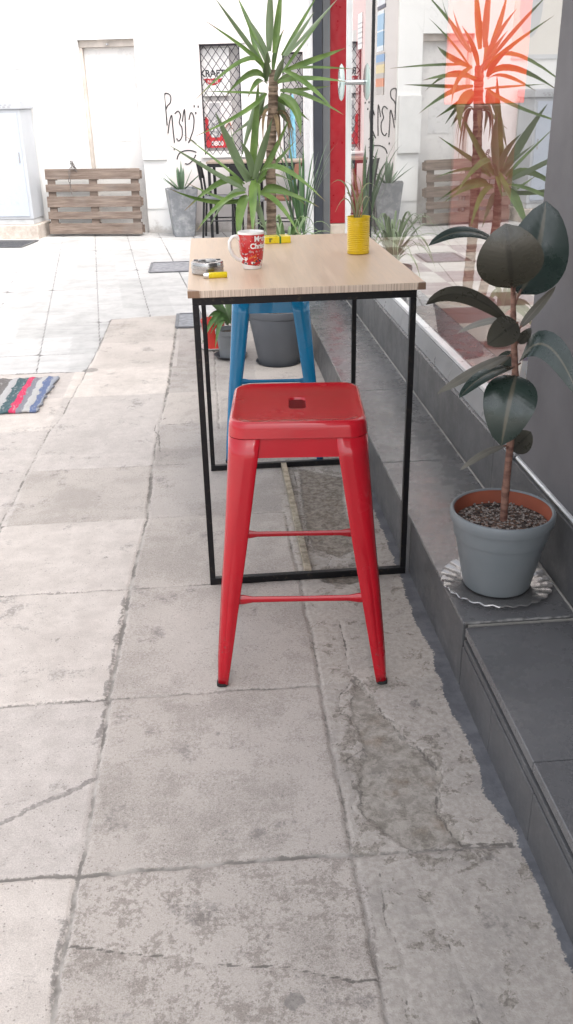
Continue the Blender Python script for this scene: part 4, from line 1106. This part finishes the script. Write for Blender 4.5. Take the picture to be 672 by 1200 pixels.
FL=[((0.801, 2.28, 1.075), (0.866, 2.36, 1.158), (0.894, 2.4, 1.291), 0.168, 1), ((0.771, 2.25, 1.097), (0.738, 2.19, 1.178), (0.723, 2.2, 1.264), 0.163, -1), ((0.754, 2.28, 1.191), (0.648, 2.26, 1.239), (0.54, 2.22, 1.215), 0.047, 1), ((0.775, 2.26, 1.006), (0.634, 2.2, 1.094), (0.523, 2.15, 1.085), 0.041, -1), ((0.784, 2.28, 1.006), (0.729, 2.34, 0.99), (0.664, 2.36, 0.957), 0.028, 1), ((0.793, 2.25, 1.008), (0.745, 2.2, 0.999), (0.692, 2.17, 0.973), 0.077, -1), ((0.804, 2.26, 0.991), (0.851, 2.28, 1.035), (0.905, 2.3, 1.087), 0.028, 1), ((0.805, 2.27, 0.948), (0.829, 2.29, 0.958), (0.849, 2.3, 0.98), 0.03, -1), ((0.785, 2.26, 0.919), (0.681, 2.2, 0.899), (0.56, 2.14, 0.86), 0.037, 1), ((0.794, 2.25, 0.889), (0.691, 2.17, 0.893), (0.607, 2.1, 0.859), 0.043, 1), ((0.8, 2.24, 0.868), (0.763, 2.17, 0.821), (0.747, 2.16, 0.701), 0.138, 1), ((0.807, 2.26, 0.89), (0.858, 2.2, 0.957), (0.927, 2.12, 0.838), 0.073, 1), ((0.816, 2.27, 0.641), (0.855, 2.31, 0.65), (0.89, 2.33, 0.672), 0.069, -1), ((0.79, 2.25, 0.665), (0.713, 2.2, 0.663), (0.64, 2.16, 0.636), 0.024, 1), ((0.796, 2.28, 0.923), (0.796, 2.34, 0.876), (0.782, 2.38, 0.838), 0.047, 1)]
FS= [(0.809, 2.26, 0.395), (0.808, 2.26, 0.523), (0.808, 2.26, 0.666), (0.802, 2.26, 0.862), (0.791, 2.26, 0.956), (0.783, 2.26, 1.024), (0.774, 2.26, 1.101)]

def more(tab, n, seed, ctr):
    random.seed(seed); out = list(tab)
    for k in range(n):
        b, m_, t, w = random.choice(tab)
        rot = Matrix.Rotation(random.uniform(.5, 5.8), 3, 'Z'); f = random.uniform(.55, .95); dz = random.uniform(-.05, .08)
        q_ = lambda p: tuple(rot @ (Vector(p) - ctr) * f + ctr + Vector((0, 0, dz)))
        if q_(t)[1] < 5.2: continue
        out.append((q_(b), q_(m_), q_(t), w * .9))
    return out
YA = more(YA, 9, 31, Vector((.42, 5.6, 1.62))); YB = more(YB, 6, 32, Vector((.275, 5.55, 1.06)))
yu = thing('yucca_plant', 'tall yucca with two leafy crowns growing from a big grey pot', 'plant', (.415, 5.63, 0))
M['pot_grey'] = simple('dark_grey_plastic', (.105, .112, .125), .5, 0, .06, 6)
pot('pot', yu, .132, .197, .355, M['pot_grey'], rim=.014, rimh=.045)
m = MB(); m.lathe([(.001, .001), (.14, .001), (.152, .012), (.15, .013), (.137, .004)], 36); m.build('saucer', M['frame_dark'], yu, smooth=True)
tk = MB(); pts = [(-.01, .0, .32), (-.022, .0, .60), (-.028, 0, .80), (-.022, 0, 1.2), (.0, -.02, 1.55), (.008, -.03, 1.72)]
random.seed(2); P = []
for a_, b_ in zip(pts[:-1], pts[1:]):
    for k in range(9): P.append(Vector(a_).lerp(Vector(b_), k / 9))
tk.tube(P, [(.034 - .008 * k / len(P)) * (1 + (.06 if k % 2 else -.05) + random.uniform(-.03, .03)) for k in range(len(P))], 12)
tr_ = tk.build('trunk', bark.m, yu, smooth=True)
fol('foliage', YA, tr_, yu.location, YL, 35, 3)
m = MB(); random.seed(77)
for k in range(9):
    a_ = 2 * PI * k / 9 + random.uniform(-.3, .3); d_ = Vector((math.cos(a_), math.sin(a_), 0)); b_ = Vector((.0, -.02, 1.50 - random.uniform(0, .05))) + d_ * .028
    L = random.uniform(.14, .30)
    blade(m, b_, b_ + d_ * .06 + Vector((0, 0, -.03)), b_ + d_ * random.uniform(.05, .10) + Vector((0, 0, -L)), .026, d_.cross(Vector((0, 0, 1))), fold=.4)
m.build('dead_leaves', simple('dry_leaf_brown', (.26, .18, .095), .8, 0, .2, 20), tr_, smooth=True)
tk = MB(); tk.tube([(-.09, -.03, .32), (-.14, -.04, .6), (-.155, -.06, .85), (-.14, -.08, 1.09)], [.030, .028, .026, .022], 12)
tr_ = tk.build('trunk', bark.m, yu, smooth=True)
fol('foliage', YB, tr_, yu.location, YL, 35, 5)

sd = thing('dracaena', 'small spiky green plant in a little grey pot behind the table leg', 'plant', (.105, 5.80, 0))
pot('pot', sd, .070, .094, .19, simple('mid_grey_plastic', (.17, .18, .19), .5), rim=.008, rimh=.03)
m = MB(); m.lathe([(.001, .001), (.085, .001), (.112, .022), (.109, .023), (.082, .005)], 32); m.build('saucer', M['frame_dark'], sd, smooth=True)
fol('foliage', [((b[0], b[1] + .02, b[2]), m_, t, w) for b, m_, t, w in SD], sd, sd.location, leaf_mat('dracaena_leaf', (.06, .13, .04), (.13, .22, .08), (.12, .18, .09), .4).m, 30, 4, 1.0)
rp = thing('red_pot', 'small red pot on a white saucer behind the little grey pot', 'pot', (.0, 6.06, 0))
pot('pot', rp, .065, .085, .20, simple('red_plastic', (.50, .03, .02), .4), rim=.006, rimh=.02)
m = MB(); m.lathe([(.001, .001), (.08, .001), (.10, .016), (.097, .017), (.077, .005)], 28); m.build('saucer', M['white_paint'], rp, smooth=True)

yc = thing('tin_planter', 'yellow ribbed tin with a small succulent on the bar table', 'planter', (.545, 3.32, TZ + .0005))
m = MB(); pr = [(.001, .002), (.039, .001), (.041, .003)]
for k in range(17): pr += [(.0388, .010 + k * .0066), (.0416, .0133 + k * .0066)]
pr += [(.0398, .1235), (.0425, .127), (.042, .130), (.040, .1295), (.0395, .10)]
m.lathe(pr, 44); m.build('tin', simple('yellow_tin_paint', (.70, .47, .008), .38, 0, .05, coat=.2), yc, smooth=True, sharp=70)
m = MB(); m.lathe([(.001, .115), (.02, .117), (.0397, .114)], 24); m.build('soil', M['soil'], yc)
fol('foliage', [((b[0]+.005, b[1] + .04, b[2] - .04), (m_[0]+.005, m_[1]+.04, m_[2]), (t[0]+.005, t[1]+.04, t[2]), w * .5) for b, m_, t, w in YC], yc, yc.location, leaf_mat('succulent_leaf', (.16, .21, .085), (.26, .27, .14), (.24, .23, .14), .45).m, 30, 6)

# rubber plant
rbp = thing('rubber_plant', 'potted rubber plant with large dark glossy leaves on the lower step', 'plant', (.803, 2.262, H1 + .008))
pg_ = NT('blue_grey_plastic'); pz = pg_.sep(); pg_.base(pg_.mix(pg_.mr(pg_.noise(5, 5), .3, .7), (.165, .185, .197), (.20, .218, .228))); pg_.rough(.42)
m = MB()
hh, rt_o, rb_o = .242, .150, .098
m.lathe([(.001, .010), (rb_o - .012, .010), (rb_o - .010, 0), (rb_o - .002, 0), (rb_o + .001, .004), (.130, hh * .66), (.1335, hh * .665), (.1355, hh * .69), (.140, hh - .034), (.1475, hh - .031), (rt_o, hh - .02), (rt_o, hh - .006), (rt_o - .003, hh), (rt_o - .008, hh + .001), (rt_o - .012, hh - .003)], 56)
p_ = m.build('pot', pg_.m, rbp, smooth=True, sharp=35)
m = MB(); m.lathe([(rt_o - .0121, hh - .0035), (rt_o - .014, hh - .03), (rt_o - .017, hh - .055)], 56); m.build('terracotta_lining', simple('terracotta', (.36, .10, .055), .7), rbp, smooth=True)
m = MB(); random.seed(5)
rows_ = [(.001, 0)] + [(.128 * k / 9, random.uniform(-.004, .006)) for k in range(1, 9)] + [(.1345, -.004)]
m.lathe([(r_, hh - .040 + z_ - .0) for r_, z_ in rows_], 36); m.build('soil', M['grit_soil'], rbp, smooth=True)
m = MB(); random.seed(15)
for k in range(150):
    a_, r_ = random.uniform(0, 2*PI), .128 * math.sqrt(random.random()); s_ = random.uniform(.002, .0055)
    T = Matrix.Translation((r_ * math.cos(a_), r_ * math.sin(a_), hh - .037)) @ Euler((random.random()*3, random.random()*3, 0)).to_matrix().to_4x4()
    m.cbox((0, 0, 0), (s_ * 1.5, s_, s_), T)
m.build('perlite', simple('perlite_grains', (.34, .30, .27), .9, 0, .3, 200), rbp, kind='stuff')
stem = [(.006, 0, .17), (.004, .002, .30), (.005, 0, .44), (.0, -.004, .637), (-.011, 0, .731), (-.019, 0, .80), (-.026, 0, .875), (-.036, .005, .92)]
st_m = NT('rubber_plant_stem'); st_m.base(st_m.mix(st_m.mr(st_m.noise(1, 4, v=st_m.mapc((20, 20, 60))), .4, .6), (.13, .06, .045), (.24, .13, .095))); st_m.rough(.7); st_m.bump(st_m.noise(120, 4), .5, .004)
P = []
for a_, b_ in zip(stem[:-1], stem[1:]):
    for k in range(6): P.append(Vector(a_).lerp(Vector(b_), k / 6))
m = MB(); m.tube(P, [(.0115 - .006 * k / len(P)) * (1.12 if k % 6 == 0 else 1) for k in range(len(P))], 10); m.build('stem', st_m.m, rbp, smooth=True)
rl = leaf_mat('rubber_leaf', (.011, .024, .019), (.021, .038, .030), (.055, .052, .038), .30, stripe=(.11, .10, .07))
rl.b.inputs['Coat Weight'].default_value = .25; rl.b.inputs['Coat Roughness'].default_value = .2
uvr = rl.n('ShaderNodeTexCoord'); sr = rl.n('ShaderNodeSeparateXYZ'); rl.l(uvr.outputs['UV'], sr.inputs[0])
vein = rl.math('SINE', rl.math('MULTIPLY', rl.math('SUBTRACT', sr.outputs[1], rl.math('MULTIPLY', rl.math('ABSOLUTE', rl.math('SUBTRACT', sr.outputs[0], .5)), .35)), 95))
rl.bump(rl.math('ADD', rl.math('MULTIPLY', vein, .035), rl.math('MULTIPLY', rl.noise(26, 4), .5)), .25, .006)
rl.rough(rl.mr(rl.noise(14, 5, .7), .35, .65, .22, .46))
RP = lambda t: (math.sin(PI * min(1, t * 1.0) ** .90) ** .58) if 0 < t < 1 else 0.02
cam_p = Vector((0, 0, 1.55)); Or = Vector(rbp.location)
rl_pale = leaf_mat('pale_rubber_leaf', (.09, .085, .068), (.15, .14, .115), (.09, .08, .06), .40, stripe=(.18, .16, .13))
for k, (b, mi, t, w, up_) in enumerate(FL):
    tg = (Vector(t) - Vector(b)).normalized()
    nview = (cam_p - Vector(mi)).normalized()                     # the broad side the photographer saw
    s = tg.cross(nview * up_)
    if k in (2, 4, 8, 9, 13, 6): nview = (nview * .6 + Vector((0, 0, .9)) * up_).normalized(); s = tg.cross(nview * up_)
    s.normalize(); s = -s if s.cross(tg).dot(nview * up_) < 0 else s
    m = MB()
    blade(m, Vector(b) - Or, Vector(mi) - Or, Vector(t) - Or, w, s, fold=.16 if k not in (3,) else .5, prof=RP, n=14, cols=(-1, -.8, -.5, -.2, 0, .2, .5, .8, 1), curl=.14)
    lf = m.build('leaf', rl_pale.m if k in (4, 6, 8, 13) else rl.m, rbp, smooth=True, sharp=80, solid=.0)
    # petiole
    sb_ = min(P, key=lambda p: (p - (Vector(b) - Or) + Vector((0, 0, .03))).length)
    pm = MB(); b0 = Vector(b) - Or; pm.tube([sb_, sb_.lerp(b0, .5) + Vector((0, 0, .004)), b0, b0.lerp(Vector(mi) - Or, .12)], [.0035, .003, .0028, .002], 8); pm.build('petiole', st_m.m, lf, smooth=True)
# clear scalloped plate under the pot
pl = thing('glass_plate', 'scalloped pressed glass plate under the rubber plant pot', 'plate', (.803, 2.262, H1))
m = MB(); sc_ = lambda a, k: 1 + (.022 * abs(math.sin(13 * a)) * max(0, (k - 2)) / 3.0)
m.lathe([(.001, .0045), (.100, .0045), (.112, .009), (.128, .012), (.146, .017), (.158, .019), (.160, .016), (.146, .012), (.126, .007), (.110, .002), (.001, .001)], 130, fn=lambda a, k: 1 + .032 * abs(math.sin(13 * a)) * (1 if k in (5, 6) else .6 if k in (4, 7) else .1 if k in (3, 8) else 0))
m.v = [(x, y, z + .0014 * math.cos(26 * math.atan2(y, x)) * max(0, (math.hypot(x, y) - .118) / .04)) for x, y, z in m.v]
cg = NT('clear_pressed_glass'); cg.base((.55, .53, .52)); cg.rough(.10); cg.b.inputs['Metallic'].default_value = .8; cg.b.inputs['Alpha'].default_value = .5; cg.bump(cg.voro(70), .16, .003)
m.build('plate', cg.m, pl, smooth=True, sharp=60)

# ================================================================== FAR FURNITURE AND PLANTS
ap = thing('agave_plant', 'spiky agave in a tapered square grey planter below the graffiti', 'plant', FW(-.255, .28), WROT + R(20))
m = MB(); n4 = lambda r, z: rsq(r, .02, z, 24)
m.rings([n4(.125, 0), n4(.185, .56), n4(.188, .565), n4(.172, .565), n4(.165, .53)], cap0=True)
zc = NT('zinc_grey_planter'); zc.base(zc.mix(zc.mr(zc.noise(9, 5, .7), .4, .7), (.20, .21, .225), (.36, .365, .375))); zc.rough(.5)
m.build('planter', zc.m, ap, smooth=True, sharp=30)
m = MB(); m.rings([n4(.166, .531), n4(.01, .54)], cap1=True); m.build('soil', M['soil'], ap)
m = MB(); random.seed(9)
for k in range(17):
    a_ = 2 * PI * k / 17 + random.uniform(-.15, .15); el = R(random.choice([35, 50, 62, 75, 84])); L = random.uniform(.26, .40)
    d_ = Vector((math.cos(a_) * math.cos(el), math.sin(a_) * math.cos(el), math.sin(el)))
    b_ = Vector((math.cos(a_) * .02, math.sin(a_) * .02, .53)); s = d_.cross(Vector((0, 0, 1))); 
    blade(m, b_, b_ + d_ * L * .5 + Vector((0, 0, .015)), b_ + d_ * L, .042, -s, fold=.4)
m.build('foliage', leaf_mat('agave_leaf', (.10, .17, .10), (.16, .24, .15), (.16, .22, .15), .5).m, ap, smooth=True, sharp=80)

bt = thing('wall_bar_table', 'narrow bar shelf table on black legs against the wall under the window', 'table', FW(.70, .36), WROT)
m = MB(); m.box(-.57, .66, -.20, .20, .86, .885); m.build('tabletop', simple('grey_brown_top', (.30, .235, .19), .5, 0, .1, 9), bt, bevel=.003)
m = MB(); m.box(-.56, .65, -.19, .19, .82, .858); m.build('apron', M['black'], bt)
for x in (-.54, .05, .62):
    for y in (-.17, .17):
        m = MB(); m.box(x - .016, x + .016, y - .016, y + .016, 0, .819); m.build('leg', M['black'], bt)
def chair(label, u, out, rz, wood):
    c = thing('cafe_chair', label, 'chair', FW(u, out), WROT + rz, 'chairs at the wall bar table')
    seatm = simple('chair_seat_grey', (.12, .125, .135), .6) if not wood else simple('chair_brown_seat', (.13, .06, .035), .5)
    m = MB(); m.rings([rsq(.185, .05, .455), rsq(.195, .06, .465), rsq(.195, .06, .485), rsq(.18, .05, .495)], cap0=True, cap1=True); m.build('seat', seatm, c, smooth=True)
    for x in (-.17, .17):
        m = MB(); m.tube([(x, -.19, 0), (x * .95, -.165, .455)], .013, 8); m.build('leg', M['black'], c, smooth=True)
        m = MB(); m.tube([(x, .21, 0), (x * .97, .175, .46), (x * .95, .20, .70), (x * .95, .235, .88)], .013, 8); m.build('leg', M['black'], c, smooth=True)
    m = MB()
    m.rings([[(x, .20 + dz * .14 + dy + .02 * (1 - (x / .16) ** 2), .69 + dz) for dz, dy in ((0, 0), (.17, .0), (.17, .014), (0, .014))] for x in [-.165 + .033 * k for k in range(11)]], cap0=True, cap1=True)
    m.build('backrest', M['black'] if not wood else simple('chair_brown_back', (.16, .055, .025), .45), c, smooth=True, sharp=30)
    m = MB()
    for x in (-.168, .168): m.tube([(x, -.178, .22), (x, .195, .22)], .008, 6)
    m.build('stretcher', M['black'], c)
    return c
chair('black cafe chair with grey seat next to the grey planter', .27, .52, R(95), False)
chair('dark brown cafe chair seen behind the tall yucca trunk', 1.02, .62, R(-100), True)
chair('black cafe chair behind the yucca leaves at the bar shelf', .68, .72, R(170), False)
bl = thing('folded_parasol', 'slim furled pale blue parasol leaning by the second window', 'parasol', FW(1.13, .10), WROT)
m = MB(); m.tube([(0, 0, .45), (0, .0, .75), (.005, .0, 1.2), (.01, .01, 1.56), (.01, .01, 1.6)], [.035, .05, .04, .02, .008], 12); m.build('shade_canopy', simple('pale_blue_cloth', (.14, .32, .42), .8, 0, .2, 20), bl, smooth=True)
m = MB(); m.tube([(0, 0, .03), (0, 0, .46)], .012, 8); m.lathe([(.001, 0), (.12, 0), (.12, .025), (.02, .03)], 20); m.build('pole', M['frame_grey'], bl, smooth=True)

def bushy(name, label, loc, potmat, pr, ph, leaves, seed, mat, spread=(20, 80), Lr=(.3, .6), w=.02, droop=.3, base=0.0, spike=None):
    o = thing(name, label, 'plant', loc)
    pot('pot', o, pr * .72, pr, ph, potmat, rim=.008, rimh=.03)
    m = MB(); random.seed(seed)
    for k in range(leaves):
        a_ = random.uniform(0, 2 * PI); el = R(random.uniform(*spread)); L = random.uniform(*Lr)
        d_ = Vector((math.cos(a_) * math.cos(el), math.sin(a_) * math.cos(el), math.sin(el)))
        b_ = Vector((math.cos(a_) * .02, math.sin(a_) * .02, ph - .02 + base * random.random()))
        s = d_.cross(Vector((0, 0, 1)))
        blade(m, b_, b_ + d_ * L * .55 + Vector((0, 0, L * .1)), b_ + d_ * L - Vector((0, 0, L * droop)), w * random.uniform(.7, 1.2), -s, fold=.3)
    m.build('foliage', mat, o, smooth=True, sharp=80)
    return o
gm1 = leaf_mat('spider_plant_leaf', (.10, .20, .06), (.22, .32, .14), (.18, .26, .12), .45).m
gm3 = leaf_mat('dark_dracaena_leaf', (.04, .10, .04), (.08, .16, .06), (.08, .14, .07), .4).m
bushy('spider_plant', 'bushy spider plant with arching leaves in a grey pot behind the yucca', (.60, 7.05, 0), M['pot_grey'], .16, .34, 60, 21, gm1, (20, 75), (.35, .62), .022, .45, .12)
dd = bushy('dracaena', 'dark upright dracaena with narrow leaves near the shop frame post', (.76, 7.45, 0), M['pot_grey'], .15, .42, 24, 22, gm3, (58, 86), (.45, .85), .022, .05, .25)
bushy('leafy_plant', 'low leafy plant in a pale blue pot beside the shop frame post', (.74, 6.72, 0), simple('pale_blue_pot', (.24, .32, .36), .5), .13, .30, 46, 23, leaf_mat('small_green_leaf', (.04, .12, .03), (.09, .2, .06), (.1, .18, .08), .45).m, (5, 70), (.12, .24), .045, .3, .05)
